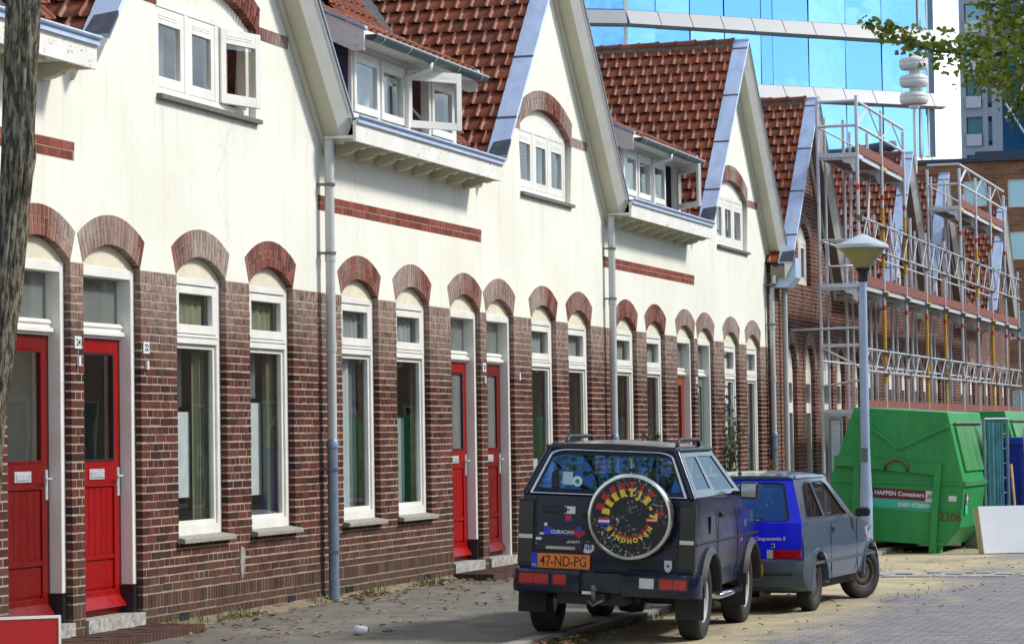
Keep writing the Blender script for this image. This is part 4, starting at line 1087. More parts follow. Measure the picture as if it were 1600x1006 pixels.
simple('hook_metal', (.20, .17, .07), .4, .6, var=.3, nscale=20)
def container(name, label, loc, tilt, rz, prints=True):
    r = thing(name, label, 'container', loc, rz, group='green skips'); r.rotation_euler = (tilt, 0, rz)
    prof = [(-.76, .14), (-.97, .42), (-1.0, 1.06), (-.70, 2.10), (.70, 2.10), (1.0, 1.06), (.97, .42), (.76, .14)]
    b = MB().loft([[(x, y*s, z) for y, z in prof] for x, s in ((0, 1), (2.5, 1))])
    o = b.build('body', M['green_paint'], r); bevel(o, .012, 2)
    def bar(a, c, w, d, nm='rib', mat='green_paint'):   # bar lying on the front face, from (y,z) to (y,z)
        (ya, za), (yb, zb) = a, c; L = math.hypot(yb-ya, zb-za); ny, nz = -(zb-za)/L*w/2, (yb-ya)/L*w/2
        p = [(-d, ya+ny, za+nz), (-d, yb+ny, zb+nz), (-d, yb-ny, zb-nz), (-d, ya-ny, za-nz)]; q = [(.002, *v[1:]) for v in p]
        m = MB().add(q+p, [(0,1,2,3),(7,6,5,4),(0,4,5,1),(1,5,6,2),(2,6,7,3),(3,7,4,0)]).build(nm, M[mat], r); bevel(m, .006, 2)
    bar((.66, 1.98), (0, 1.53), .06, .035); bar((0, 1.53), (-.72, 1.90), .06, .035)
    bar((.95, 1.30), (-.62, 1.24), .15, .07, 'lifting_bar')
    for y in (.60, -.62): bar((y, 1.34), (y+(.03 if y < 0 else -.02), .0), .10, .10, 'leg')
    bar((.98, .98), (-.98, 1.06), .035, .02); bar((.97, .63), (-.97, .66), .02, .012); bar((.76, .17), (-.76, .17), .05, .03)
    MB().path([(-.06, .17, 1.20), (-.10, .16, 1.29), (-.11, .10, 1.35), (-.11, 0, 1.375), (-.11, -.10, 1.35), (-.10, -.16, 1.29), (-.06, -.17, 1.20)], .024, 10).build('hook_ring', M['hook_metal'], r, smooth=True)
    for x in (.05, 2.3):
        for s in (-1, 1): MB().box(x, x+.16, s*.62-.07, s*.62+.07, -.03, .16).build('foot', M['green_paint'], r)
    # side with lid of hinged panels (side towards the street)
    def side(u, t, e):       # u along length, t 0..1 up the sloping side
        y = -1.0+.30*t; z = 1.06+1.04*t; n = Vector((0, -1.04, .30)).normalized()
        return Vector((u, y, z)) + n*e
    for k in range(4):
        a, c = .25+k*.50, .25+k*.50+.48
        p = [side(a, .17, .004), side(c, .17, .004), side(c, .80, .004), side(a, .80, .004)]; q = [side(a, .17, .035), side(c, .17, .035), side(c, .80, .035), side(a, .80, .035)]
        m = MB().add(p+q, [(0,1,2,3),(7,6,5,4),(0,4,5,1),(1,5,6,2),(2,6,7,3),(3,7,4,0)]).build('lid_panel', M['light_green_paint'], r); bevel(m, .006, 1)
    m = MB().box(0, 2.5, -1.03, -.99, 1.03, 1.10).build('side_rail', M['light_green_paint'], r)
    MB().tube(tuple(side(.2, .84, .03)), tuple(side(2.35, .84, .03)), .018, 8).build('hinge_rod', M['galv_dark'], r)
    if prints:
        F = lambda y, z, e: Matrix(((0, 0, -1, -e), (-1, 0, 0, y), (0, 1, 0, z), (0, 0, 0, 1)))
        bn = MB().box(-.010, -.004, -.56, .58, .78, .93).build('banner', M['banner_red'], r)
        text('lettering', 'Van HAPPEN Containers', .088, M['sticker_white'], bn, F(-.42, .860, .011), .001, .0025, align='RIGHT')
        nl = MB().box(-.012, -.004, -.562, -.44, .77, .93).build('banner_end', M['sticker_white'], r)
        text('lettering', '.nl', .11, M['banner_red'], nl, F(-.50, .852, .013), .001, .002)
        bt = MB().box(-.010, -.004, -.56, .58, .625, .779).build('banner', M['banner_teal'], r)
        text('lettering', '0489-470800', .088, M['sticker_white'], bt, F(-.50, .705, .011), .001, .002, align='RIGHT')
        text('lettering', '2306', .17, M['number_brown'], r, F(-.82, .56, .004), .002, .002)
        MB().box(-.008, -.002, -.90, -.78, .80, .88).build('label_plate', M['sticker_white'], r)
        st = MB().box(.16, .34, -1.004, -.998, .62, .92).build('sticker', M['banner_teal'], r)
        MB().box(.16, .34, -1.008, -1.002, .76, .92).build('sticker', M['banner_red'], r); MB().box(.23, .27, -1.011, -1.004, .77, .91).build('sticker', M['sticker_white'], r)
        MB().box(.18, .32, -1.011, -1.004, .83, .86).build('sticker', M['sticker_white'], r)
    return r
container('skip_container', 'green steel skip with hinged lids and number 2306 behind the lamp post', (40.6, -3.95, -.13), R(4.0), R(-3))
container('skip_container', 'second green skip just behind the one numbered 2306', (47.2, -4.05, -.13), R(1), R(-2), False)
def blue_container():
    r = thing('open_container', 'bright blue open steel container at the right edge', 'container', (43.6, -6.10, -.14), R(-1))
    MB().hexa([(0,-1.0,.05),(3.4,-1.0,.05),(3.4,.95,.05),(0,.95,.05),(-.15,-1.05,1.58),(3.5,-1.05,1.58),(3.5,1.0,1.58),(-.15,1.0,1.58)]).build('body', M['blue_paint'], r)
    MB().box(-.20, 3.55, .94, 1.05, 1.55, 1.66).build('rim', M['blue_paint'], r); MB().box(-.20, -.10, -1.1, .938, 1.55, 1.66).build('rim', M['blue_paint'], r)
    for y in (.55, -.1, -.75): MB().box(-.16, -.05, y-.06, y+.06, .1, 1.54).build('rib', M['blue_paint'], r)
    MB().lathe([(.001, -.06), (.07, -.05), (.09, 0), (.07, .05), (.001, .06)], 14, (-.20, .93, 1.02)).build('red_knob', M['scaffold_red'], r, smooth=True)
blue_container()
def mattress():
    r = thing('mattress', 'white foam mattress standing on its edge beside the green skip', 'mattress', (40.15, -5.33, -.14), R(-82))
    simple('mattress_cover', (.78, .82, .86), .8, var=.05, nscale=2, bump=.004, bscale=20); simple('mattress_foam', (.56, .44, .22), .9, var=.12, nscale=9, bump=.004)
    r.rotation_euler = (R(-15), 0, R(-58))
    a = MB().box(.01, 1.98, -.02, .0, 0, .70).box(.01, 1.98, .15, .17, .0, .70).build('cover', M['mattress_cover'], r)
    b = MB().box(0, 2.0, .0, .15, .005, .695).build('foam', M['mattress_foam'], r); bevel(b, .02, 3)
    a.data.materials.clear(); a.data.materials.append(M['mattress_cover'])
mattress()
for (a, b, lab) in (((42.0, -5.82, -.12), (42.9, -5.62, 1.65), 'longer of the two wooden sticks leaning behind the mattress'), ((41.7, -5.66, -.12), (42.2, -5.50, 1.12), 'shorter of the two wooden sticks leaning behind the mattress')):
    tag(MB().path([a, [(p+q)/2+.01 for p, q in zip(a, b)], b], .022, 8).build('wooden_stick', M['wood'], smooth=True), lab, 'stick', 'wooden sticks')
def red_sign():
    r = thing('sign_board', 'red board with white rim at the bottom left corner', 'sign', (14.6, -2.82, -.17), R(-52))
    simple('sign_red', (.44, .004, .006), .3, var=.05)
    MB().box(-.55, .55, -.012, .012, .25, .80).build('panel', M['sign_red'], r)
    f = MB(); frame_rect(f, -.565, .565, .235, .815, .015, -.016, .016); f.build('rim', M['white_paint'], r)
    for x in (-.4, .4): MB().box(x-.02, x+.02, -.02, .02, 0, .25).build('leg', M['galvanised'], r)
red_sign()
# ------------------------------------------------------------------ buildings behind
def office():
    b = NB('office_glass'); p = b.pos()
    b.col((.26, .56, .88)).set(rough=.02, metal=1.0).bump(b.noise(p, .5, 2), .06, .12)
    b = NB('dark_reflection_glass'); b.col((.05, .14, .22)).set(rough=.04, metal=.9)  # glass of the left face, its dark reflection put into the colour
    simple('office_panel', (.40, .41, .41), .35, var=.03, nscale=.5); simple('office_line', (.05, .10, .16), .4, .3, var=.1)
    simple('office_frame', (.66, .70, .73), .35, var=.03)
    A = Vector((150.6, 29.3, 0)); d = Vector((math.cos(R(-45.5)), math.sin(R(-45.5)), 0)); nrm = Vector((-math.sin(R(45.5)), -math.cos(R(45.5)), 0))
    r = thing('office_building', 'glass office block with white bands reflecting the cloudy sky', 'building', A)
    L = 21.6; FH = 3.85; z0 = 24.75-5*FH
    d2 = Vector((math.cos(R(118)), math.sin(R(118)), 0)); L2 = 22.0
    back = Vector((30, 30, 0))
    # core
    base = [Vector((0,0,0))+d*.05-nrm*.35, d*L-nrm*.35, d*L-nrm*.35+back, d2*L2+back, d2*L2-Vector((nrm.y, -nrm.x, 0))*0]
    MB().loft([[q+Vector((0,0,z)) for q in base] for z in (-2, 40)]).build('core', M['office_line'], r)
    widths = [1.9, 2.3, 2.3, 2.5, .8, 2.5, 2.6, 2.6, 2.6, .75, 1.7, 2.3, .9, 2.5, .75, 2.3, 1.8, 1.3]
    for f in range(0, 9):
        zb = z0+f*FH; zt = zb+FH
        # white band: a faceted spandrel leaning out
        x = 0; k = 0
        while x < L:
            w = min(2.1, L-x+.3)
            p0, p1 = d*x, d*(x+w-.05)
            jut = .55
            pts = [p0+nrm*.05+Vector((0,0,zb+.95)), p1+nrm*.05+Vector((0,0,zb+.95)), p1+nrm*jut+Vector((0,0,zb+.12)), p0+nrm*jut+Vector((0,0,zb+.12)), p0+nrm*.0+Vector((0,0,zb)), p1+nrm*.0+Vector((0,0,zb)), p0-nrm*.3+Vector((0,0,zb+.95)), p1-nrm*.3+Vector((0,0,zb+.95))]
            MB().add(pts, [(0,1,2,3), (3,2,5,4), (0,6,7,1), (0,3,4), (1,5,2)]).build('band_panel', M['office_panel'], r)
            x += w
        if True:
            q0, q1 = d2*0, d2*L2; n2 = Vector((-d2.y, d2.x, 0)); n2 = n2 if n2.x < 0 else -n2
            MB().add([q0+n2*.05+Vector((0,0,zb+.95)), q1+n2*.05+Vector((0,0,zb+.95)), q1+n2*.5+Vector((0,0,zb+.12)), q0+n2*.5+Vector((0,0,zb+.12)), q0+Vector((0,0,zb)), q1+Vector((0,0,zb))], [(0,1,2,3), (3,2,5,4)]).build('band_panel', M['office_panel'], r)
            for k in range(7):
                a, c = d2*(k*3.0+.1), d2*(k*3.0+2.9)
                MB().add([a+n2*.03+Vector((0,0,zb+1.0)), c+n2*.03+Vector((0,0,zb+1.0)), c+n2*.03+Vector((0,0,zt-.02)), a+n2*.03+Vector((0,0,zt-.02))], [(0,1,2,3)]).build('pane', M['dark_reflection_glass'] if k > 0 else M['office_glass'], r)
                MB().add([a-d2*.2+n2*.06+Vector((0,0,zb+.95)), a+n2*.06+Vector((0,0,zb+.95)), a+n2*.06+Vector((0,0,zt)), a-d2*.2+n2*.06+Vector((0,0,zt))], [(0,1,2,3)]).build('mullion', M['office_frame'], r)
        if f < 2: continue
        x = 0.05
        for k, w in enumerate(widths):
            if x+w > L: break
            p0, p1 = d*(x+.03), d*(x+w-.03); e = nrm*random.uniform(.0, .03); t = nrm*random.uniform(-.012, .012)
            zz0, zz1 = zb+.97, zt-.02
            if k in (9, 14):   # narrow opening light, tilted open in a white frame
                o = MB(); 
                for (aa, bb) in ((p0, p0+d*.12), (p1-d*.12, p1)):
                    o.add([aa+nrm*.10+Vector((0,0,zz0)), bb+nrm*.10+Vector((0,0,zz0)), bb+nrm*.10+Vector((0,0,zz1)), aa+nrm*.10+Vector((0,0,zz1)), aa-nrm*.2+Vector((0,0,zz0)), bb-nrm*.2+Vector((0,0,zz0)), bb-nrm*.2+Vector((0,0,zz1)), aa-nrm*.2+Vector((0,0,zz1))], [(0,1,2,3),(0,4,5,1),(1,5,6,2),(2,6,7,3),(3,7,4,0)])
                fr = o.build('vent_frame', M['office_frame'], r, kind='stuff')
                MB().add([p0+d*.15+nrm*.05+Vector((0,0,zz0)), p1-d*.3+nrm*.35+Vector((0,0,zz0)), p1-d*.15+nrm*.0+Vector((0,0,zz1)), p0+d*.15+nrm*.02+Vector((0,0,zz1))], [(0,1,2,3)]).build('vent_pane', M['office_glass'], r)
            else:
                q_ = nrm*random.uniform(-.05, .05); t = t*3
                MB().add([p0+e+Vector((0,0,zz0)), p1+e+t+Vector((0,0,zz0)), p1+e+t+q_+Vector((0,0,zz1)), p0+e+q_+Vector((0,0,zz1))], [(0,1,2,3)]).build('pane', M['office_glass'], r)
            x += w
office()
def tower():
    simple('tower_panel', (.36, .40, .46), .5, var=.06, nscale=.3); simple('tower_glass', (.03, .12, .25), .06, .6, var=.2, nscale=.2)
    simple('tower_pale_glass', (.20, .38, .42), .08, .5, var=.2, nscale=.2)
    # faces the camera
    c = Vector((236, 19.2, 0)); r = thing('tower_block', 'distant grey tower block with balconies and diagonal lattice', 'building', c, 0)
    FH = 3.25; W0, W1 = 3.05, 0.0     # local y runs to the left
    MB().box(.6, 14, -14, 3.0, -2, 46).build('core', M['tower_glass'], r)
    for y in (3.0, 1.15, .35, -.1-.0): MB().box(-.14, .7, y-.22, y+.22, -2, 46).build('pier', M['tower_panel'], r)
    for f in range(0, 14):
        z = f*FH-1
        MB().box(-.1, .6, -.3, 3.2, z, z+.75).build('slab_edge', M['tower_panel'], r)
        MB().box(.3, .45, 1.4, 2.7, z+.8, z+FH).build('pane', M['tower_pale_glass'], r)
        MB().box(.35, .45, .5, 1.0, z+1.2, z+FH-.4).build('pane', M['tower_pale_glass'], r)
        MB().box(-.35, -.3, 1.45, 2.75, z+.75, z+1.75).build('balcony_front', M['galvanised'], r)
    lt = MB()
    for k in range(-3, 9):
        z = k*5.6
        for s in (1, -1):
            a = Vector((-.3, -.6, z if s > 0 else z+12.5)); b = Vector((-.3, -8.0, z+12.5*1.0 if s > 0 else z))
            lt.tube(a, b, .10, 6)
    lt.build('lattice', M['white_paint'], r, kind='stuff')
    MB().box(-.2, .5, -8.5, -.36, -2, 46).build('lattice_wall', M['tower_glass'], r)
tower()
def brown_block():
    r = thing('brick_block', 'brown brick block with flat roof at the end of the street', 'building', (98, 8, -.1))
    simple('roof_edge', (.03, .05, .085), .5, .2, var=.1); simple('pale_window', (.34, .52, .60), .12, .35, var=.1, nscale=.3)
    ops = []
    ys = [6.0, 3.0, 0.0, -2.4, -4.0, -5.43, -7.0]
    for z in (10.05, 8.2, 5.4, 2.6):
        for y in ys: ops.append((y, z))
    w = 1.0
    MB().prism([(-8.5, -.2), (14, -.2), (14, 11.2), (-8.5, 11.2)], 0, .35, 'yz', holes=[[(y-.42, z-.5), (y+.42, z-.5), (y+.42, z+.5), (y-.42, z+.5)] for y, z in ops]).build('wall', M['brickwork_brown'], r)
    MB().box(.36, 10, -8.5, 14, -.2, 11.1).build('core', M['office_line'], r)
    MB().box(-.25, 10, -8.6, -5.5, 11.2, 11.55).build('roof_edge', M['roof_edge'], r); MB().box(-.1, 10, -5.49, 14, 11.2, 11.35).build('roof_edge', M['roof_edge'], r)
    MB().path([(1, 6.0, 11.7), (1, 1.5, 11.72), (1, -.6, 11.75), (1, -2.0, 11.95), (1, -2.5, 12.05)], .22, 10, rads=[.2, .25, .27, .25, .16]).build('roof_duct', M['roof_edge'], r, smooth=True)
    for y, z in ops:
        f = MB(); 
        f.box(.08, .14, y-.419, y-.36, z-.499, z+.499); f.box(.08, .14, y+.36, y+.419, z-.499, z+.499); f.box(.08, .14, y-.36, y+.36, z+.44, z+.499); f.box(.08, .14, y-.36, y+.36, z-.499, z-.44)
        o = f.build('window', M['white_paint'], r); MB().box(.11, .12, y-.36, y+.36, z-.44, z+.44).build('pane', M['pale_window'], o)
brown_block()
def opposite():
    """the terrace across the street, seen only in the window reflections"""
    for k in range(7):
        r = thing('opposite_house', ('first', 'second', 'third', 'fourth', 'fifth', 'sixth', 'seventh')[k]+' red brick house across the street, seen only mirrored in the windows', 'house', (22+k*14, -17.6, 0), group='brick houses across the street')
        ops = [(x, 1.0, 1.1, 1.7) for x in (-5.2, -2.6, 2.6, 5.2)] + [(x, -.05, 1.0, 2.6) for x in (-.8, .8)] + [(x, 3.9, 1.2, 1.3) for x in (-4.6, -1.4, 1.4, 4.6)]
        MB().prism([(-6.98, -.2), (6.98, -.2), (6.98, 5.9), (-6.98, 5.9)], -.3, 0, 'xz', holes=[[(x-w/2, z), (x+w/2, z), (x+w/2, z+h), (x-w/2, z+h)] for x, z, w, h in ops]).build('wall', M['brickwork_opposite'], r)
        MB().prism([(.35, 5.9), (-4, 9.6), (-8, 5.9)], -6.98, 6.98, 'yz').build('roof', M['roof_tile'], r)
        MB().box(-6.98, 6.98, -8, -.9, -.2, 5.89).build('core', M['dark_void'], r)
        for x, z, w, h in ops:
            f = MB(); frame_rect(f, x-w/2+.002, x+w/2-.002, z+.002, z+h-.002, .09, -.2, -.1)
            o = f.build('window' if h < 2 else 'door', M['white_paint'], r); MB().box(x-w/2+.09, x+w/2-.09, -.16, -.15, z+.09, z+h-.09).build('pane', M['tower_glass'], o)
opposite()
# ------------------------------------------------------------------ cars
def car_mats():
    def paint(name, c, rough=.22, coat=1.0, dirt=.35):
        b = NB(name); p = b.pos()
        cc = b.mix(c, (.10, .095, .08), b.math('MULTIPLY', b.ramp(b.noise(p, 3.5, 6, .7), [(.48, 0), (.75, 1)]), dirt*.35))
        b.col(cc).set(rough=b.ramp(b.noise(p, 6, 5), [(.3, rough), (.7, rough+.12)]), metal=.0, coat=coat, coat_rough=.06, spec=.5)
    paint('black_car_paint', (.005, .011, .034), .10, 0.0, .08); paint('black_plastic', (.010, .012, .014), .42, 0.0, .3); paint('slate_car_paint', (.065, .105, .155), .09, .5, .10)
    paint('blue_reflection_paint', (.012, .018, .92), .25, 1.0, .1); paint('slate_bumper', (.055, .072, .09), .5, .2, .6)  # tailgate blue is a saturated reflection put into the colour; the car is slate
    simple('tail_red', (.42, .006, .006), .18, var=.15, nscale=40, coat=1.0); simple('tail_clear', (.55, .56, .54), .2, var=.2, nscale=60, coat=1.0); simple('tail_smoke', (.012, .012, .014), .12, var=.1, coat=1.0)
    simple('indicator_orange', (.65, .10, .01), .25, var=.1, coat=1.0); simple('plate_orange', (.80, .20, .012), .4, var=.04); simple('plate_yellow', (.78, .36, .02), .4, var=.04); simple('plate_blue', (.01, .03, .50), .4, var=.04)
    simple('sticker_red', (.50, .012, .015), .45, var=.05); simple('sticker_blue', (.02, .04, .55), .45, var=.05); simple('letter_yellow', (.75, .55, .03), .5, var=.05); simple('letter_red', (.45, .01, .015), .5, var=.08); simple('ink', (.01, .01, .012), .5, var=.05)
    simple('rim_white', (.60, .60, .58), .35, .3, var=.08); simple('rim_brown', (.085, .07, .055), .6, .3, var=.3, nscale=20); simple('seat_blue', (.02, .03, .10), .9, var=.2); simple('pinstripe', (.75, .76, .74), .4, var=.03)
    simple('chrome_dull', (.56, .56, .52), .22, 1.0, var=.06)
    b = NB('cover_vinyl'); p = b.obj()
    ch = b.math('MULTIPLY', b.ramp(b.noise(p, 38, 6, .8), [(.56, 0), (.60, 1)]), b.ramp(b.noise(p, 4.5, 3, .6), [(.46, 0), (.60, 1)]))
    b.col(b.mix((.010, .011, .012), (.70, .70, .66), ch)).set(rough=.45, spec=.4).bump(b.noise(p, 40, 4), .001)
car_mats()
def rrect(s0, s1, t0, t1, r, n=4):
    if not isinstance(r, (tuple, list)): r = (r,)*4
    pts = []
    for (cx, cy, a0, q) in ((s0+r[0], t0+r[0], 180, r[0]), (s1-r[1], t0+r[1], 270, r[1]), (s1-r[2], t1-r[2], 0, r[2]), (s0+r[3], t1-r[3], 90, r[3])):
        for i in range(n+1): a = R(a0+90*i/n); pts.append((cx+q*math.cos(a), cy+q*math.sin(a)))
    return pts
class Panel:
    """a four-cornered body panel: s runs 0..1 across, t 0..1 up"""
    def __init__(s, c00, c10, c11, c01, bulge=0.0):
        s.c = [Vector(v) for v in (c00, c10, c11, c01)]; s.n = (s.c[1]-s.c[0]).cross(s.c[3]-s.c[0]).normalized(); s.b = bulge
    def at(s, u, v, e=0.0):
        a, b, c, d = s.c; p = a*(1-u)*(1-v)+b*u*(1-v)+c*u*v+d*(1-u)*v
        return p + s.n*(e + s.b*4*u*(1-u)*(1-.0*v))
    def plate(s, outer, holes=(), th=.03, e=0.0):
        loops = [list(outer)] + [list(h) for h in holes]; flat = [q for l in loops for q in l]
        tris = tessellate_polygon([[Vector((q[0], q[1], 0)) for q in l] for l in loops]); n = len(flat)
        vs = [s.at(*q, e) for q in flat] + [s.at(*q, e-th) for q in flat]; fs = []
        for t in tris: fs.append(tuple(t)); fs.append(tuple(n+i for i in reversed(t)))
        b = 0
        for l in loops:
            k = len(l)
            for i in range(k): j = (i+1) % k; fs.append((b+i, b+j, n+b+j, n+b+i))
            b += k
        return MB().add(vs, fs)
    def sheet(s, outer, e=0.0):
        tris = tessellate_polygon([[Vector((q[0], q[1], 0)) for q in outer]])
        return MB().add([s.at(*q, e) for q in outer], [tuple(t) for t in tris])
    def band(s, loop, w, e=.004, th=.006):
        """thin strip following a closed loop"""
        c = (sum(p[0] for p in loop)/len(loop), sum(p[1] for p in loop)/len(loop))
        ins = []
        for p in loop:
            d = Vector((p[0]-c[0], p[1]-c[1])); d2 = d*(1-w/max(d.length, .01)); ins.append((c[0]+d2.x, c[1]+d2.y))
        return s.plate(loop, [ins], th, e)
def shaped_prism(poly, hw, cuts_u, cuts_z, wfun):
    """side outline extruded across the car, then pulled in by wfun(u, z)"""
    mb = MB().prism(poly, -hw, hw, 'xz'); me = mb.mesh('tmp'); bm = bmesh.new(); bm.from_mesh(me); bpy.data.meshes.remove(me)
    bmesh.ops.remove_doubles(bm, verts=bm.verts, dist=1e-5)
    for u in cuts_u: bmesh.ops.bisect_plane(bm, geom=bm.verts[:]+bm.edges[:]+bm.faces[:], plane_co=(u, 0, 0), plane_no=(1, 0, 0))
    for z in cuts_z: bmesh.ops.bisect_plane(bm, geom=bm.verts[:]+bm.edges[:]+bm.faces[:], plane_co=(0, 0, z), plane_no=(0, 0, 1))
    for v in (-hw*.5, 0, hw*.5): bmesh.ops.bisect_plane(bm, geom=bm.verts[:]+bm.edges[:]+bm.faces[:], plane_co=(0, v, 0), plane_no=(0, 1, 0))
    for v in bm.verts: v.co.y *= wfun(v.co.x, v.co.z)
    bmesh.ops.recalc_face_normals(bm, faces=bm.faces)
    out = MB(); bm.verts.ensure_lookup_table(); out.v = [tuple(v.co) for v in bm.verts]; out.f = [tuple(x.index for x in f.verts) for f in bm.faces]; out.m = [0]*len(out.f)
    bm.free(); return out
def arch_pts(cx, cz, r, zlow, n=14):
    a = math.asin((zlow-cz)/r) if abs(zlow-cz) < r else 0
    return [(cx+r*math.cos(t), cz+r*math.sin(t)) for t in [a+(math.pi-2*a)*i/n for i in range(n+1)]]   # front to back
def interp(pts, x):
    for (a, b), (c, d) in zip(pts, pts[1:]):
        if x <= c: return b+(d-b)*max(0, (x-a))/(c-a) if c > a else d
    return pts[-1][1]
def wheel(parent, u, v, z, rt, w, rim_r, rim_mat, steer=0, side=1, style='steel'):
    """tyre and rim; side = +1 left, -1 right (outer face direction)"""
    o = bpy.data.objects.new('wheel', None); COL.objects.link(o); o.parent = parent; o.location = (u, v, z); o.rotation_euler = (0, 0, steer); o.empty_display_size = .1
    s = side; h = w/2
    prof = [(rim_r, -h*.8), (rim_r+.02, -h*.95), (rt-.05, -h), (rt-.015, -h*.93), (rt, -h*.72), (rt, h*.72), (rt-.015, h*.93), (rt-.05, h), (rim_r+.02, h*.95), (rim_r, h*.8), (rim_r-.01, h*.5), (rim_r-.01, -h*.5)]
    m = MB(); rings = []
    n = 48
    for k in range(n):
        q = 2*math.pi*k/n; rings.append([(r*math.cos(q), a, r*math.sin(q)) for r, a in prof])
    rings.append(rings[0]); m.loft(rings, cap=False)
    t = m.build('tyre', M['rubber'], o, auto=38)
    tr = MB(); nb = 64
    for k in range(nb):      # tread blocks
        for j, (a0, a1) in enumerate(((-.70, -.40), (-.34, -.04), (.04, .34), (.40, .70))):
            q0 = 2*math.pi*(k+.08+(.5 if j % 2 else 0))/nb; q1 = q0+2*math.pi*.78/nb
            P = lambda q, a, r: (r*math.cos(q), a*h, r*math.sin(q))
            tr.add([P(q0,a0,rt+.006),P(q1,a0,rt+.006),P(q1,a1,rt+.006),P(q0,a1,rt+.006),P(q0,a0,rt-.01),P(q1,a0,rt-.01),P(q1,a1,rt-.01),P(q0,a1,rt-.01)], [(0,1,2,3),(0,4,5,1),(1,5,6,2),(2,6,7,3),(3,7,4,0)])
    tr.build('tread', M['rubber'], o, kind='stuff')
    rp = [(rim_r, s*h*.82), (rim_r-.008, s*h*.86), (rim_r-.022, s*h*.80), (rim_r-.035, s*h*.45), (rim_r*.80, s*h*.42), (rim_r*.62, s*h*.66), (rim_r*.40, s*h*.60), (rim_r*.36, s*h*.42), (.055, s*h*.42), (.05, s*h*.75), (.03, s*h*.85), (.0005, s*h*.85)]
    MB().lathe([(rim_r-.001, -s*h*.5)] + rp, 36, axis='y').build('rim', M[rim_mat], o, auto=30)
    ho = MB(); nn = 10 if style == 'steel' else 8
    for k in range(nn):
        q = 2*math.pi*k/nn; c = Vector((rim_r*.715*math.cos(q), s*(h*.54+.004), rim_r*.715*math.sin(q)))
        ring = [(c.x+.016*math.cos(2*math.pi*i/8), c.y, c.z+.024*math.sin(2*math.pi*i/8)) for i in range(8)]; ho.add(ring, [tuple(range(8))])
    ho.build('rim_hole', M['dark_void'], o, kind='stuff')
    return o
RV = Matrix(((0, 0, -1, 0), (-1, 0, 0, 0), (0, 1, 0, 0), (0, 0, 0, 1)))    # text seen from behind the car
def rear(u, v, z): return Matrix.Translation((u, v, z)) @ RV
def arc_text(name, s, size, rad, mid_deg, step_deg, mat, parent, C, up=True, bold=.004, sx=1.0):
    """letters one by one round a circle on the rear face; C is the centre (u,v,z)"""
    vs = MB(); n = len(s)
    for i, ch in enumerate(s):
        if ch == ' ': continue
        a = R(mid_deg) + (i-(n-1)/2)*R(step_deg)*(1 if up else -1)
        px, pz = rad*math.sin(a), rad*math.cos(a); rot = -a if up else math.pi-a
        o = text('tmp', ch, size, mat, None, rear(*C) @ Matrix.Translation((px, pz, 0)) @ Matrix.Rotation(rot, 4, 'Z'), .0008, bold, sx)
        vs.add([tuple(v.co) for v in o.data.vertices], [tuple(p.vertices) for p in o.data.polygons]); me = o.data; bpy.data.objects.remove(o); bpy.data.meshes.remove(me)
    return vs.build(name, mat, parent, fix=False)
def disc(name, C, r, e, mat, parent, sx=1.0, n=28, axis='-u'):
    ring = [(C[0], C[1]+r*sx*math.cos(2*math.pi*i/n), C[2]+r*math.sin(2*math.pi*i/n)) for i in range(n)]
    return MB().loft([ring, [(p[0]-e, p[1], p[2]) for p in ring]]).build(name, mat, parent)

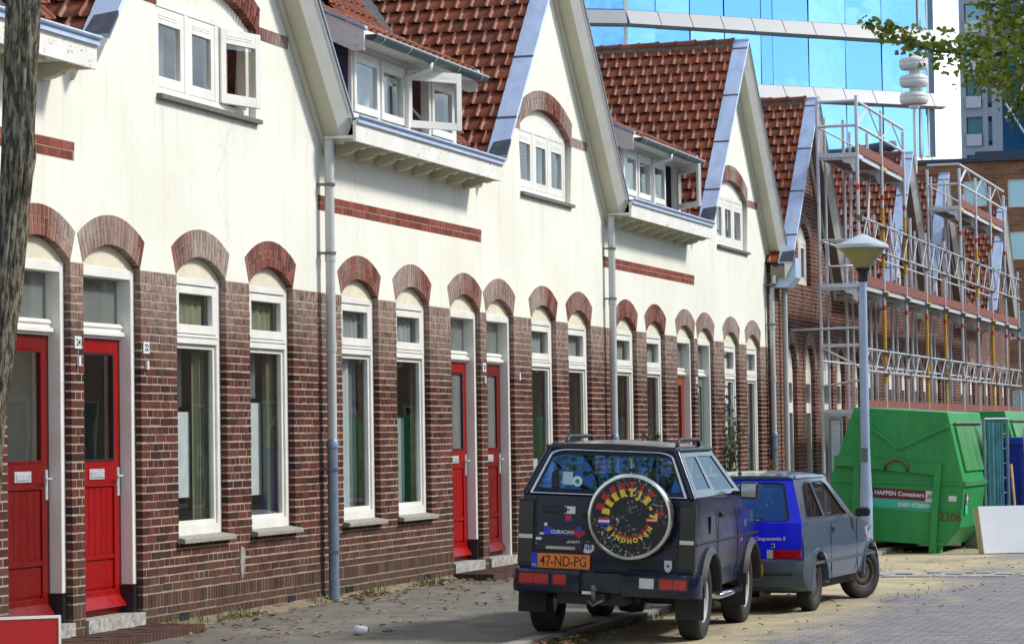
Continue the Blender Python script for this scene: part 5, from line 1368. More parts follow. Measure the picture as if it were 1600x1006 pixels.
def offroader():
    root = thing('offroad_car', 'black boxy off-road car with painted spare wheel cover, two wheels on the kerb', 'car', (23.75, -4.33, -.112), R(1.9))
    root.rotation_euler = (R(2.75), 0, R(2.9))
    BP, PL = M['black_car_paint'], M['black_plastic']
    WB = 2.175; ax = .345
    top = [(2.80, .98), (2.66, 1.04), (1.80, 1.13), (1.72, 1.245), (-.64, 1.265), (-.665, 1.23), (-.67, .62), (-.64, .50)]
    poly = [(-.40-.0, .46)]
    ra = list(reversed(arch_pts(0, ax, .415, .44))); fa = list(reversed(arch_pts(WB, ax, .415, .44)))
    poly = [(-.64, .46)] + ra + fa + [(2.76, .46), (2.83, .60), (2.83, .95)] + top
    wf = lambda u, z: interp([(.40, .965), (.62, 1.0), (.86, 1.0), (1.0, .99), (1.27, .972)], z) * interp([(-.67, .985), (-.45, 1.0), (2.2, 1.0), (2.60, .975), (2.83, .90)], u)
    body = shaped_prism(poly, .785, (-.55, -.3, .3, .6, 1.0, 1.4, 1.75, 2.3, 2.6), (.62, .74, .86, .93, 1.0, 1.08), wf).build('body', BP, root, auto=32); bevel(body, .024, 3, 40)
    # side crease and door seams
    for s in (-1, 1):
        MB().box(-.62, 2.60, s*.787-.004, s*.787+.006, .845, .865).build('side_strip', PL, root)
        for u in (.42, 1.45): MB().box(u-.004, u+.004, s*.786-.003, s*.786+.002, .50, 1.13).build('door_seam', M['ink'], root)
    # greenhouse
    zb, zt = 1.262, 1.66
    B = dict(rl=(-.66, .765, zb), rr=(-.66, -.765, zb), fl=(1.70, .755, zb), fr=(1.70, -.755, zb)); T = dict(rl=(-.53, .575, zt), rr=(-.53, -.575, zt), fl=(1.05, .575, zt), fr=(1.05, -.575, zt))
    pr = Panel(B['rl'], B['rr'], T['rr'], T['rl'])       # rear: s from left to right seen from behind
    if pr.n.x > 0: pr.n = -pr.n
    hole = rrect(.07, .93, .10, .86, (.05, .05, .09, .09))
    o = pr.plate([(0, 0), (1, 0), (1, 1), (0, 1)], [hole], .04).build('tailgate_frame', BP, root, auto=30)
    pr.sheet(hole, -.012).build('rear_window', M['blue_car_glass'], root)
    st = pr.band(rrect(.045, .955, -.02, .955, (.01, .01, .12, .12), 6), .02, .008, .01).build('pinstripe', M['pinstripe'], root)
    for s, tag_ in ((1, 'l'), (-1, 'r')):
        b0, b1, t1, t0 = Vector(B['r'+tag_]), Vector(B['f'+tag_]), Vector(T['f'+tag_]), Vector(T['r'+tag_])
        ps = Panel(b0, b1, t1, t0)
        if ps.n.y*s < 0: ps.n = -ps.n
        h1 = [(.09, .16), (.40, .16), (.425, .86), (.12, .86)]; h2 = [(.47, .10), (.93, .10), (.915, .20), (.90, .86), (.49, .88)]
        ps.plate([(0, 0), (1, 0), (1, 1), (0, 1)], [h1, h2], .035).build('side_frame', BP, root, auto=30)
        ps.sheet(h1, -.006).build('side_window', M['car_glass'], root); ps.sheet(h2, -.008).build('side_window', M['car_glass'], root)
        # drip rail
        a, c = ps.at(0, 1.0, .012), ps.at(1, 1.0, .012); MB().tube(a, c, .014, 8).build('drip_rail', PL, root, auto=40)
        for i, (u0, u1) in enumerate(((-.05, .75),)):
            y = s*.50
            MB().path([(u0-.14, y, 1.675), (u0-.07, y, 1.735), (u0, y, 1.75), (u1, y, 1.75), (u1+.07, y, 1.735), (u1+.14, y, 1.675)], .019, 8).build('roof_rail', PL, root, smooth=True)
    pw = Panel(B['fl'], B['fr'], T['fr'], T['fl']); pw.n = pw.n if pw.n.x > 0 else -pw.n
    hw_ = rrect(.06, .94, .08, .92, .05); pw.plate([(0, 0), (1, 0), (1, 1), (0, 1)], [hw_], .03).build('windscreen_frame', BP, root); pw.sheet(hw_, -.01).build('windscreen', M['window_glass'], root)
    for s, t_ in ((1, 'l'), (-1, 'r')): MB().tube(Vector(B['r'+t_])+Vector((.02, -s*.02, -.02)), Vector(T['r'+t_])+Vector((.02, -s*.02, .0)), .034, 12).build('rear_pillar', BP, root, auto=60)
    MB().tube(Vector(T['rl'])+Vector((.03, -.02, .0)), Vector(T['rr'])+Vector((.03, .02, .0)), .032, 12).build('roof_edge', BP, root, auto=60)
    for v in (-.63, .635): MB().box(-.6735, -.66, v-.004, v+.004, .60, 1.25).build('tailgate_seam', M['ink'], root)
    MB().box(-.6735, -.66, -.63, .635, .598, .606).build('tailgate_seam', M['ink'], root)
    for z in (.70, 1.10): MB().box(-.69, -.66, -.655, -.62, z-.04, z+.04).build('tailgate_hinge', PL, root)
    MB().box(.02, .20, -.790, -.783, .93, 1.08).build('fuel_flap', BP, root)
    # domed roof
    rings = []
    for i in range(9):
        u = -.545+1.61*i/8; sag = .03*(1-((i-4)/4)**2)
        rings.append([(u, .59*math.cos(q), zt-.008+(.05+sag)*math.sin(q)**.7) for q in [math.pi*k/14 for k in range(15)]])
    MB().loft(rings, closed=False, cap=True).build('roof', BP, root, auto=40)
    # tail-light stacks, bumper, flares
    for s in (-1, 1):
        y = s*.715
        MB().box(-.685, -.60, y-.065, y+.072, .62, 1.20).build('lamp_housing', PL, root)
        MB().box(-.695, -.63, y-.058, y+.066, .90, 1.18).build('lamp_cover', M['tail_smoke'], root); MB().box(-.695, -.63, y-.058, y+.066, .86, .895).build('reflector_strip', M['chrome_dull'], root); MB().box(-.695, -.63, y-.058, y+.066, .65, .852).build('lamp_cover', M['tail_smoke'], root)
        for u, st_ in ((0, 0), (WB, 0)):
            r0, r1 = .405, .475
            pr_ = arch_pts(u, ax, r0, .40, 16); po = arch_pts(u, ax, r1, .37, 16); m = MB(); rings = []
            for (a, b), (c, d) in zip(pr_, po):
                rings.append([(a, s*.70, b), (a, s*.825, b), ((a*.75+c*.25), s*.838, (b*.75+d*.25)), (c, s*.80, d), (c, s*.75, d)])
            m.loft(rings).build('wheel_flare', PL, root, auto=40)
        for u in (-.43, WB-.45): MB().box(u-.008, u+.008, s*.58, s*.83, .20, .50).build('mud_flap', M['rubber'], root)
        MB().path([(.45, s*.62, .36), (.52, s*.80, .36), (1.55, s*.80, .36), (1.68, s*.62, .36)], .03, 10).build('step_bar', M['chrome'], root, smooth=True)
    def bumper(u0, u1, y0, y1, z0, z1, nm='bumper'):
        o = MB().box(u0, u1, y0, y1, z0, z1).build(nm, PL, root); bevel(o, .028, 3); return o
    pts = [(-.66, .70), (-.80, .66), (-.815, .30), (-.815, .235), (-.69, .22)]
    for s in (-1, 1):
        yi = .20 if s > 0 else .18
        prof = [(-.80, .40), (-.815, .44), (-.815, .57), (-.79, .60), (-.62, .60), (-.62, .40)]
        rings = []
        for y, du in ((yi, 0), (.50, 0), (.66, .0), (.74, .02), (.80, .07), (.83, .17)):
            rings.append([(min(p[0]+du, -.5) if p[0] < -.7 else p[0]+du*.6, s*y, p[1]) for p in prof])
        o = MB().loft(rings).build('bumper', BP, root, auto=35)
    MB().box(-.76, -.60, -.18, .20, .42, .585).build('bumper_centre', PL, root)
    for (a, b, mt) in ((.735, .475, 'tail_red'), (.435, .315, 'tail_red'), (-.33, -.46, 'tail_clear'), (-.505, -.745, 'tail_red')):
        o = MB().box(-.826, -.80, a, b, .475, .565).build('fog_lamp' if abs(a-b) < .2 else 'tail_lamp', M[mt], root); bevel(o, .006, 2)
        fr = MB(); y0, y1 = min(a, b), max(a, b)
        for q in ((y0-.012, y0, .463, .577), (y1, y1+.012, .463, .577), (y0, y1, .463, .475), (y0, y1, .565, .577)): fr.box(-.822, -.80, *q)
        fr.build('lamp_rim', M['black_plastic'], root)
        if abs(a-b) > .2: MB().box(-.8275, -.82, (a+b)/2-.003, (a+b)/2+.003, .478, .562).build('lens_rib', M['tail_smoke'], root)
    # tailgate details
    u = -.672
    o = MB().box(u-.012, u, .36, .58, 1.09, 1.145).build('tailgate_handle', PL, root); bevel(o, .008, 2)
    MB().box(-.678, -.668, -.64, .64, .825, .848).build('tailgate_crease', PL, root)
    o = MB().box(u-.03, u, .20, .62, .755, .83).build('plate_lamp_housing', PL, root); bevel(o, .01, 2)
    MB().box(u-.034, u-.028, .27, .53, .775, .80).build('chrome_strip', M['chrome'], root)
    pl = MB().box(u-.026, u-.012, .135, .66, .605, .735).build('number_plate', M['plate_orange'], root); bevel(pl, .006, 2)
    MB().box(u-.028, u-.02, .605, .662, .604, .736).build('plate_band', M['plate_blue'], root)
    text('lettering', 'NL', .034, M['sticker_white'], pl, rear(u-.0285, .633, .630), .0008)
    text('plate_number', '47-ND-PG', .128, M['ink'], pl, rear(u-.0268, .372, .668), .0008, .0008, .74)
    MB().box(u-.016, u-.004, .10, .68, .575, .60).build('plate_shelf', PL, root)
    text('badge', 'AWD', .040, M['sticker_white'], root, rear(u-.0075, .30, .8365), .002, .001, 1.2, shear=.3)
    # stickers
    def sq(nm, y0, y1, z0, z1, mt, e=.003): return MB().box(u-e-.001, u+.001, y0, y1, z0, z1).build(nm, M[mt], root)
    sq('sticker', .285, .385, 1.085, 1.150, 'sticker_white'); sq('sticker_mark', .335, .37, 1.11, 1.125, 'sticker_blue', .0045)
    sq('sticker', .315, .37, 1.02, 1.075, 'sticker_red'); sq('sticker_mark', .305, .345, 1.017, 1.04, 'sticker_blue', .0045)
    s1 = sq('sticker', .42, .56, .90, .94, 'sticker_blue'); sq('sticker', .49, .56, .94, .962, 'sticker_blue', .0035); sq('sticker', .30, .45, .896, .902, 'sticker_blue')
    text('lettering', 'CURACAO', .042, M['sticker_white'], s1, rear(u-.005, .395, .923), .0006, .001, 1.0)
    disc('sticker', (u+.001, .545, .985), .016, .004, M['sticker_white'], root); sq('sticker', .56, .60, .895, .915, 'tail_clear')
    for (dy, dz, r, mt) in ((0, .02, .026, 'sticker_blue'), (.03, -.012, .024, 'sticker_red'), (-.03, -.012, .024, 'sticker_red'), (0, -.035, .02, 'sticker_red')): disc('emblem', (u+.001, .245+dy, .935+dz), r, .004, M[mt], root)
    nb = disc('sticker', (u+.001, .165, .80), .052, .004, M['sticker_white'], root, 1.15); text('lettering', 'NB', .062, M['plate_blue'], nb, rear(u-.0045, .165, .80), .0006, .001)
    def shield(y, z, w, h):
        pts = [(y-w, z+h), (y+w, z+h), (y+w, z-h*.3), (y+w*.6, z-h*.8), (y, z-h), (y-w*.6, z-h*.8), (y-w, z-h*.3)]
        return MB().prism(pts, u-.004, u+.001, 'yz').build('sticker', M['sticker_white'], root)
    shield(.605, .83, .026, .042); sh = shield(-.55, .665, .033, .052); disc('emblem', (u-.003, -.55, .67), .014, .003, M['sticker_red'], root)
    # window stickers
    q = pr.at(.30, .27, -.004); disc('window_sticker', tuple(q), .045, .006, M['sticker_white'], root); disc('window_sticker', (q.x-.004, q.y, q.z), .02, .005, M['curtain_teal'], root)
    q = pr.at(.235, .32, -.002); MB().box(q.x-.006, q.x+.004, q.y-.045, q.y+.045, q.z-.06, q.z+.06).build('window_sticker', M['curtain_lace'], root)
    for ss in (.165, .83):
        q = pr.at(ss, .26, .01); m = MB().box(q.x-.012, q.x+.004, q.y-.032, q.y+.032, q.z-.065, q.z+.075).build('window_hinge', M['ink'], root); bevel(m, .02, 3)
    MB().path([(u-.01, .22, 1.07), (u-.03, .02, 1.115), (u-.03, -.1, 1.16)], .010, 6).build('rear_wiper', M['ink'], root)
    # spare wheel
    C = (-.90, -.245, 1.085)
    sp = MB().lathe([(.355, .20), (.362, .02), (.358, .004), (.335, .0), (.0005, .0)], 56, C, 'x').build('spare_wheel_cover', M['cover_vinyl'], root, auto=35)
    MB().lathe([(.337, -.002), (.345, -.010), (.362, -.008), (.372, .004), (.372, .07), (.365, .075), (.362, .02), (.337, -.002)], 56, C, 'x', cap=False).build('chrome_ring', M['chrome_dull'], sp, auto=40)
    MB().lathe([(.12, .2), (.12, .26)], 20, C, 'x').build('spare_mount', PL, sp)
    F = (C[0]-.0012, C[1], C[2])
    arc_text('lettering', 'BEERTJE 7', .088, .262, 4, 19.0, M['letter_red'], sp, F, True, .007)
    arc_text('lettering', 'BEERTJE-7', .082, .208, 4, 20.5, M['letter_yellow'], sp, (F[0]-.0012, F[1], F[2]), True, .007)
    arc_text('lettering', 'EINDHOVEN', .052, .178, 178, 15.5, M['letter_red'], sp, F, False, .003)
    arc_text('lettering', 'EINDHOVEN', .054, .205, 178, 15.0, M['letter_yellow'], sp, (F[0]-.0012, F[1], F[2]), False, .003)
    for k, mt in enumerate(('sticker_red', 'sticker_white', 'sticker_blue')): MB().box(C[0]-.003, C[0]+.001, C[1]+.172, C[1]+.272, C[2]-.03-k*.021, C[2]-.01-k*.021).build('flag_stripe', M[mt], sp)
    MB().box(C[0]-.003, C[0]+.001, C[1]-.25, C[1]-.145, C[2]-.035, C[2]-.0).build('sticker', M['sticker_red'], sp); MB().box(C[0]-.0045, C[0]+.001, C[1]-.24, C[1]-.155, C[2]-.022, C[2]-.012).build('sticker_mark', M['sticker_white'], sp)
    # right side: mirror, handle, indicator, fuel flap
    for s in (-1, 1):
        o = MB().box(1.30, 1.38, s*.90-.085, s*.90+.085, 1.21, 1.37).build('door_mirror', M['black_plastic'], root); bevel(o, .03, 3)
        MB().box(1.293, 1.299, s*.90-.068, s*.90+.068, 1.228, 1.352).build('mirror_glass', M['chrome'], root)
        MB().box(1.32, 1.37, s*.72, s*.83, 1.24, 1.28).build('mirror_arm', M['black_plastic'], root)
        o = MB().box(.55, .68, s*.782-.012, s*.782+.018, 1.06, 1.105).build('door_handle', M['ink'], root); bevel(o, .008, 2)
        o = MB().box(1.62, 1.70, s*.785-.004, s*.785+.014, .795, .835).build('side_indicator', M['indicator_orange'], root); bevel(o, .008, 2)
        MB().box(1.85, 1.95, s*.775, s*.779+.004*s, .93, 1.0).build('fender_vent', M['chrome_dull'], root)
    # tow bar
    MB().box(-.80, -.6, -.03, .08, .36, .41).build('tow_beam', PL, root); MB().path([(-.72, .05, .38), (-.88, .05, .36), (-.90, .05, .40), (-.90, .05, .445)], .018, 10).build('tow_hook', M['galv_dark'], root, smooth=True)
    MB().lathe([(.0005, -.032), (.022, -.024), (.032, 0), (.022, .024), (.0005, .032)], 16, (-.90, .05, .465)).build('tow_ball', M['galv_dark'], root, smooth=True)
    MB().path([(-.86, .10, .35), (-.87, .06, .31), (-.87, .02, .34), (-.86, -.03, .36)], .012, 6).build('tow_chain', M['galv_dark'], root); MB().box(-.822, -.81, .09, .17, .405, .43).build('tow_label', M['sticker_white'], root)
    # underneath
    MB().box(-.55, 2.6, -.55, .55, .40, .52).build('chassis', M['ink'], root); MB().tube((0, -.6, ax), (0, .6, ax), .05, 10).build('rear_axle', M['ink'], root); MB().lathe([(.02, -.14), (.12, -.1), (.13, 0), (.12, .1), (.02, .14)], 16, (0, -.1, ax-.01), 'y').build('differential', M['ink'], root, smooth=True)
    MB().box(-.6, 0, -.15, .45, .30, .42).build('fuel_tank', M['ink'], root); MB().box(WB-.3, WB+.35, -.5, .5, .25, .45).build('front_axle', M['ink'], root)
    for uu in (0, WB):
        for s in (-1, 1): wheel(root, uu, s*.665, ax, ax, .205, .20, 'rim_white', 0, s, 'alloy')
    # cabin
    MB().box(-.6, 1.7, -.72, .72, .52, .60).build('cabin_floor', M['interior'], root)
    for s in (-1, 1):
        for uu, w in ((.55, .23), (-.08, .20)):
            m = MB().hexa([(uu, s*.32-w, .62), (uu+.45, s*.32-w, .62), (uu+.45, s*.32+w, .62), (uu, s*.32+w, .62), (uu, s*.32-w, .80), (uu+.45, s*.32-w, .82), (uu+.45, s*.32+w, .82), (uu, s*.32+w, .80)]); o = m.build('seat', M['seat_blue'], root); bevel(o, .03, 2)
            zt_ = 1.42 if uu > 0 else 1.36
            m = MB().hexa([(uu-.05, s*.32-w, .78), (uu+.10, s*.32-w, .78), (uu+.10, s*.32+w, .78), (uu-.05, s*.32+w, .78), (uu-.18, s*.32-w*.85, zt_), (uu-.08, s*.32-w*.85, zt_), (uu-.08, s*.32+w*.85, zt_), (uu-.18, s*.32+w*.85, zt_)]); o = m.build('seat_back', M['seat_blue'], root); bevel(o, .04, 3)
    MB().box(1.45, 1.70, -.7, .7, .95, 1.14).build('dashboard', M['interior'], root)
    m = MB(); m.path([(1.28+.05*math.sin(2*math.pi*i/20), .33+.17*math.cos(2*math.pi*i/20), 1.08+.16*math.sin(2*math.pi*i/20)) for i in range(21)], .014, 6); m.build('steering_wheel', M['interior'], root)
    o = MB().box(1.08, 1.11, -.13, .13, 1.47, 1.545).build('rear_view_mirror', M['ink'], root); bevel(o, .015, 2)
    return root
offroader()

def hatchback():
    root = thing('hatchback_car', 'small slate-grey hatchback with blue reflection painted on its tailgate, front wheels turned', 'car', (27.62, -4.66, -.14), R(-3.5))
    P, BM = M['slate_car_paint'], M['slate_bumper']
    WB = 2.2; ax = .275
    ra = list(reversed(arch_pts(0, ax, .33, .30))); fa = list(reversed(arch_pts(WB, ax, .33, .30)))
    poly = [(-.46, .28), (-.42, .24)] + ra + fa + [(2.66, .26), (2.74, .34), (2.74, .60), (2.66, .70), (2.2, .83), (1.72, .90), (-.46, .90), (-.49, .84), (-.50, .40)]
    wf = lambda u, z: interp([(.24, .93), (.34, .975), (.42, .992), (.56, 1.0), (.64, .998), (.72, .985), (.80, .967), (.90, .938)], z) * interp([(-.50, .965), (-.35, .99), (.2, 1.0), (1.9, 1.0), (2.4, .96), (2.74, .84)], u)
    o = shaped_prism(poly, .735, (-.4, -.2, .3, .8, 1.3, 1.6, 1.9, 2.4, 2.6), (.34, .42, .5, .56, .64, .72, .80, .86), wf).build('body', P, root, auto=35); bevel(o, .035, 4, 40)
    for s in (-1, 1):
        MB().box(-.38, 2.5, s*.733-.003, s*.733+.008, .47, .50).build('side_strip', BM, root)
        for u in (.50, 1.60): MB().box(u-.006, u+.006, s*.732-.003, s*.732+.003, .30, .88).build('door_seam', M['ink'], root)
        for u in (0, WB):
            m = MB(); rings = []
            for (a, b), (c, d) in zip(arch_pts(u, ax, .325, .28, 16), arch_pts(u, ax, .36, .27, 16)): rings.append([(a, s*.70, b), (a, s*.748, b), (c, s*.742, d), (c, s*.70, d)])
            m.loft(rings).build('wheel_lip', P, root, auto=40)
    zb, zt = .895, 1.345
    B = dict(rl=(-.475, .685, zb), rr=(-.475, -.685, zb), fl=(1.72, .68, zb), fr=(1.72, -.68, zb)); T = dict(rl=(-.27, .545, zt), rr=(-.27, -.545, zt), fl=(.98, .53, zt), fr=(.98, -.53, zt))
    pr = Panel(B['rl'], B['rr'], T['rr'], T['rl']); pr.n = pr.n if pr.n.x < 0 else -pr.n
    hole = rrect(.09, .91, .04, .90, (.06, .06, .08, .08))
    pr.plate(rrect(.0, 1.0, -.08, 1.02, (.01, .01, .05, .05)), [hole], .03, .004).build('tailgate_frame', M['blue_reflection_paint'], root, auto=35)
    pr.sheet(hole, -.006).build('rear_window', M['blue_car_glass'], root); pr.band(rrect(.085, .915, .035, .905, (.06, .06, .08, .08)), .03, .006, .012).build('window_seal', M['ink'], root)
    for s, t in ((1, 'l'), (-1, 'r')):
        ps = Panel(B['r'+t], B['f'+t], T['f'+t], T['r'+t]); ps.n = ps.n if ps.n.y*s > 0 else -ps.n
        h1 = [(.10, .10), (.42, .08), (.46, .88), (.30, .90), (.19, .80)]; h2 = [(.46, .08), (.90, .07), (.885, .25), (.90, .80), (.83, .90), (.50, .88)]
        ps.plate([(0, 0), (1, 0), (1, 1), (0, 1)], [h1, h2], .03).build('side_frame', P, root, auto=35); ps.sheet(h1, -.004).build('side_window', M['car_glass'], root); ps.sheet(h2, -.006).build('side_window', M['car_glass'], root)
        ps.band(h1, .03, .003, .008).build('window_seal', M['ink'], root); ps.band(h2, .025, .003, .008).build('window_seal', M['ink'], root)
        MB().tube(ps.at(.03, 1.0, .004), ps.at(.97, 1.0, .004), .016, 8).build('roof_drip', P, root, auto=40)
        o = MB().box(1.52, 1.60, s*.80-.09, s*.80+.07, .90, 1.0).build('door_mirror', M['black_plastic'], root); bevel(o, .03, 3)
        o = MB().box(.62, .70, s*.716-.006, s*.716+.012, .765, .825).build('door_handle', M['ink'], root); bevel(o, .006, 2)
        o = MB().box(1.83, 1.89, s*.725-.003, s*.725+.015, .62, .66).build('side_indicator', M['indicator_orange'], root); bevel(o, .01, 2)
    pw = Panel(B['fl'], B['fr'], T['fr'], T['fl']); pw.n = pw.n if pw.n.x > 0 else -pw.n
    h = rrect(.06, .94, .06, .94, .05); pw.plate([(0, 0), (1, 0), (1, 1), (0, 1)], [h], .03).build('windscreen_frame', P, root); pw.sheet(h, -.01).build('windscreen', M['window_glass'], root)
    rings = []
    for i in range(11):
        t = i/10; u = -.30+1.30*t; sag = .045*math.sin(math.pi*t)
        rings.append([(u, .555*math.cos(q), zt-.01+(.035+sag)*math.sin(q)**.6) for q in [math.pi*k/14 for k in range(15)]])
    MB().loft(rings, closed=False, cap=True).build('roof', P, root, auto=45)
    # tailgate below the window, a blue reflection put into its paint
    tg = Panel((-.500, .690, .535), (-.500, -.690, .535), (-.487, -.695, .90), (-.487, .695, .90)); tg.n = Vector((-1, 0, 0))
    o = tg.plate(rrect(.005, .995, 0, 1.0, .02), (), .03, .012).build('tailgate', M['blue_reflection_paint'], root, auto=35)
    bt = MB(); prof = [(-.47, .22), (-.545, .27), (-.56, .40), (-.555, .52), (-.53, .545), (-.45, .545), (-.42, .22)]; rings = []
    for y, du in ((-.74, .26), (-.735, .14), (-.70, .05), (-.62, .01), (0, 0), (.62, .01), (.70, .05), (.735, .14), (.74, .26)): rings.append([(p[0]+du, y, p[1]) for p in prof])
    bt.loft(rings).build('rear_bumper', BM, root, auto=40)
    MB().box(-.566, -.55, -.60, .60, .385, .397).build('bumper_groove', M['ink'], root)
    for s in (-1, 1):
        for a, b, mt in ((.68, .50, 'tail_red'), (.50, .395, 'tail_red'), (.395, .33, 'tail_clear')):
            MB().box(-.527, -.50, s*a, s*(b+.002), .548, .635).build('tail_lamp', M[mt], root)
    text('badge', 'Cinquecento S', .052, M['sticker_white'], root, rear(-.516, -.36, .745), .0015, .001, 1.05, shear=.12)
    o = MB().box(-.518, -.50, -.415, -.375, .655, .70).build('tailgate_lock', M['chrome'], root); bevel(o, .01, 2)
    pl = MB().box(-.572, -.555, -.30, .18, .385, .495).build('number_plate', M['plate_yellow'], root); bevel(pl, .005, 1); text('plate_number', 'FN-HF-40', .105, M['ink'], pl, rear(-.5728, -.06, .44), .0008, .0005, .80)
    MB().path([(-.51, .25, .93), (-.53, .05, .945), (-.515, -.30, .95)], .010, 6).build('rear_wiper', M['ink'], root)
    MB().tube((-.12, .05, 1.40), (-.16, .05, 1.62), .005, 6).build('aerial', M['ink'], root); MB().lathe([(.02, 1.37), (.02, 1.40), (.008, 1.42)], 10, (-.12, .05, 0)).build('aerial_base', M['ink'], root)
    MB().box(-.42, 2.55, -.6, .6, .20, .32).build('underbody', M['ink'], root); MB().path([(-.45, -.25, .19), (-.2, -.25, .19)], .03, 8).build('exhaust', M['galv_dark'], root)
    for s in (-1, 1):
        wheel(root, 0, s*.62, ax, ax, .15, .175, 'rim_brown', 0, s); wheel(root, WB, s*.60, ax, ax, .15, .175, 'rim_brown', R(-27), s)
        for uu in (.75, .05):
            m = MB().hexa([(uu-.02, s*.3-.2, .40), (uu+.12, s*.3-.2, .40), (uu+.12, s*.3+.2, .40), (uu-.02, s*.3+.2, .40), (uu-.20, s*.3-.16, 1.05), (uu-.10, s*.3-.16, 1.05), (uu-.10, s*.3+.16, 1.05), (uu-.20, s*.3+.16, 1.05)]); o = m.build('seat_back', M['seat_blue'], root); bevel(o, .03, 3)
    MB().box(1.4, 1.72, -.66, .66, .72, .90).build('dashboard', M['interior'], root)
    m = MB(); m.path([(1.25+.05*math.sin(2*math.pi*i/20), .30+.17*math.cos(2*math.pi*i/20), .86+.16*math.sin(2*math.pi*i/20)) for i in range(21)], .014, 6); m.build('steering_wheel', M['interior'], root)
    o = MB().box(.95, .98, -.11, .11, 1.22, 1.28).build('rear_view_mirror', M['ink'], root)
hatchback()
# ------------------------------------------------------------------ vegetation and litter
CAM = SC.camera.matrix_world.copy()
def at(px, py, X):
    """point on the sight line through a photo pixel, at distance X along the street"""
    d = CAM.to_3x3() @ Vector(((px-800)/4300, (503-py)/4300, -1)); o = CAM.translation
    return o + d*((X-o.x)/d.x)
def veg_mats():
    b = NB('bark'); p = b.pos()
    v = b.noise(b.mapping(p, (1, 1, .22)), 38, 7, .72)
    c = b.mix((.06, .055, .045), (.33, .29, .21), b.ramp(v, [(.46, 0), (.58, 1)]))
    c = b.mix(c, (.13, .13, .06), b.ramp(b.noise(p, 6, 5, .6), [(.5, 0), (.7, .35)]))
    b.col(c).set(rough=.95, spec=.15).bump(v, .03, 1.0)
    def leafm(name, cs, tr=.35):
        m = bpy.data.materials.new(name); m.use_nodes = True; nt = m.node_tree; nt.nodes.clear(); N = nt.nodes.new; L = nt.links.new
        g = N('ShaderNodeNewGeometry'); r = N('ShaderNodeValToRGB'); L(g.outputs['Random Per Island'], r.inputs['Fac'])
        while len(r.color_ramp.elements) < len(cs): r.color_ramp.elements.new(.5)
        for i, (e, c) in enumerate(zip(r.color_ramp.elements, cs)): e.position = i/(len(cs)-1); e.color = (*c, 1)
        d = N('ShaderNodeBsdfPrincipled'); d.inputs['Roughness'].default_value = .5; L(r.outputs[0], d.inputs['Base Color'])
        t = N('ShaderNodeBsdfTranslucent'); L(r.outputs[0], t.inputs['Color']); x = N('ShaderNodeMixShader'); x.inputs[0].default_value = tr
        L(d.outputs[0], x.inputs[1]); L(t.outputs[0], x.inputs[2]); o = N('ShaderNodeOutputMaterial'); L(x.outputs[0], o.inputs['Surface']); MATS[name] = m
    leafm('ginkgo_leaf', [(.08, .14, .015), (.16, .23, .022), (.26, .31, .035), (.38, .38, .06)], .5)
    leafm('climber_leaf', [(.02, .05, .012), (.05, .09, .02), (.14, .13, .03)]); leafm('yellow_leaf', [(.30, .22, .03), (.16, .14, .03), (.35, .12, .03)])
    leafm('dark_leaf', [(.025, .022, .018), (.045, .035, .025)], .15); leafm('grass_blade', [(.07, .11, .02), (.14, .16, .03), (.24, .21, .06)], .3)
    leafm('dry_leaf', [(.09, .05, .025), (.26, .12, .04), (.36, .24, .13), (.22, .15, .09), (.07, .045, .03)], .15)
veg_mats()
def rnd_rot():
    return Matrix.Rotation(random.uniform(0, 6.28), 3, 'Z') @ Matrix.Rotation(random.uniform(-1.2, 1.2), 3, 'X') @ Matrix.Rotation(random.uniform(-1.2, 1.2), 3, 'Y')
FAN = [(0, 0, 0), (-.5, .55, .04), (-.36, .86, .0), (-.03, .80, .05), (.36, .86, .0), (.5, .55, .04)]
OVAL = [(0, 0, 0), (-.26, .35, .05), (-.2, .75, .03), (0, 1.05, -.04), (.2, .75, .03), (.26, .35, .05)]
def leaf(mb, p, size, shape=FAN, rot=None):
    r = rot or rnd_rot(); vs = [p + (r @ Vector(q))*size for q in shape]
    mb.add(vs, [(0, 1, 2, 3), (0, 3, 4, 5)])
def cloud_along(mb, pts, rads, per_m, size, shape=FAN):
    for (a, ra), (b, rb) in zip(zip(pts, rads), list(zip(pts, rads))[1:]):
        L = (b-a).length
        for _ in range(int(L*per_m)):
            t = random.random(); r = ra+(rb-ra)*t
            q = Vector([random.gauss(0, .5) for _ in range(3)])
            if q.length > 1.25: q *= 1.25/q.length
            leaf(mb, a+(b-a)*t+q*r, size*random.uniform(.6, 1.25), shape)
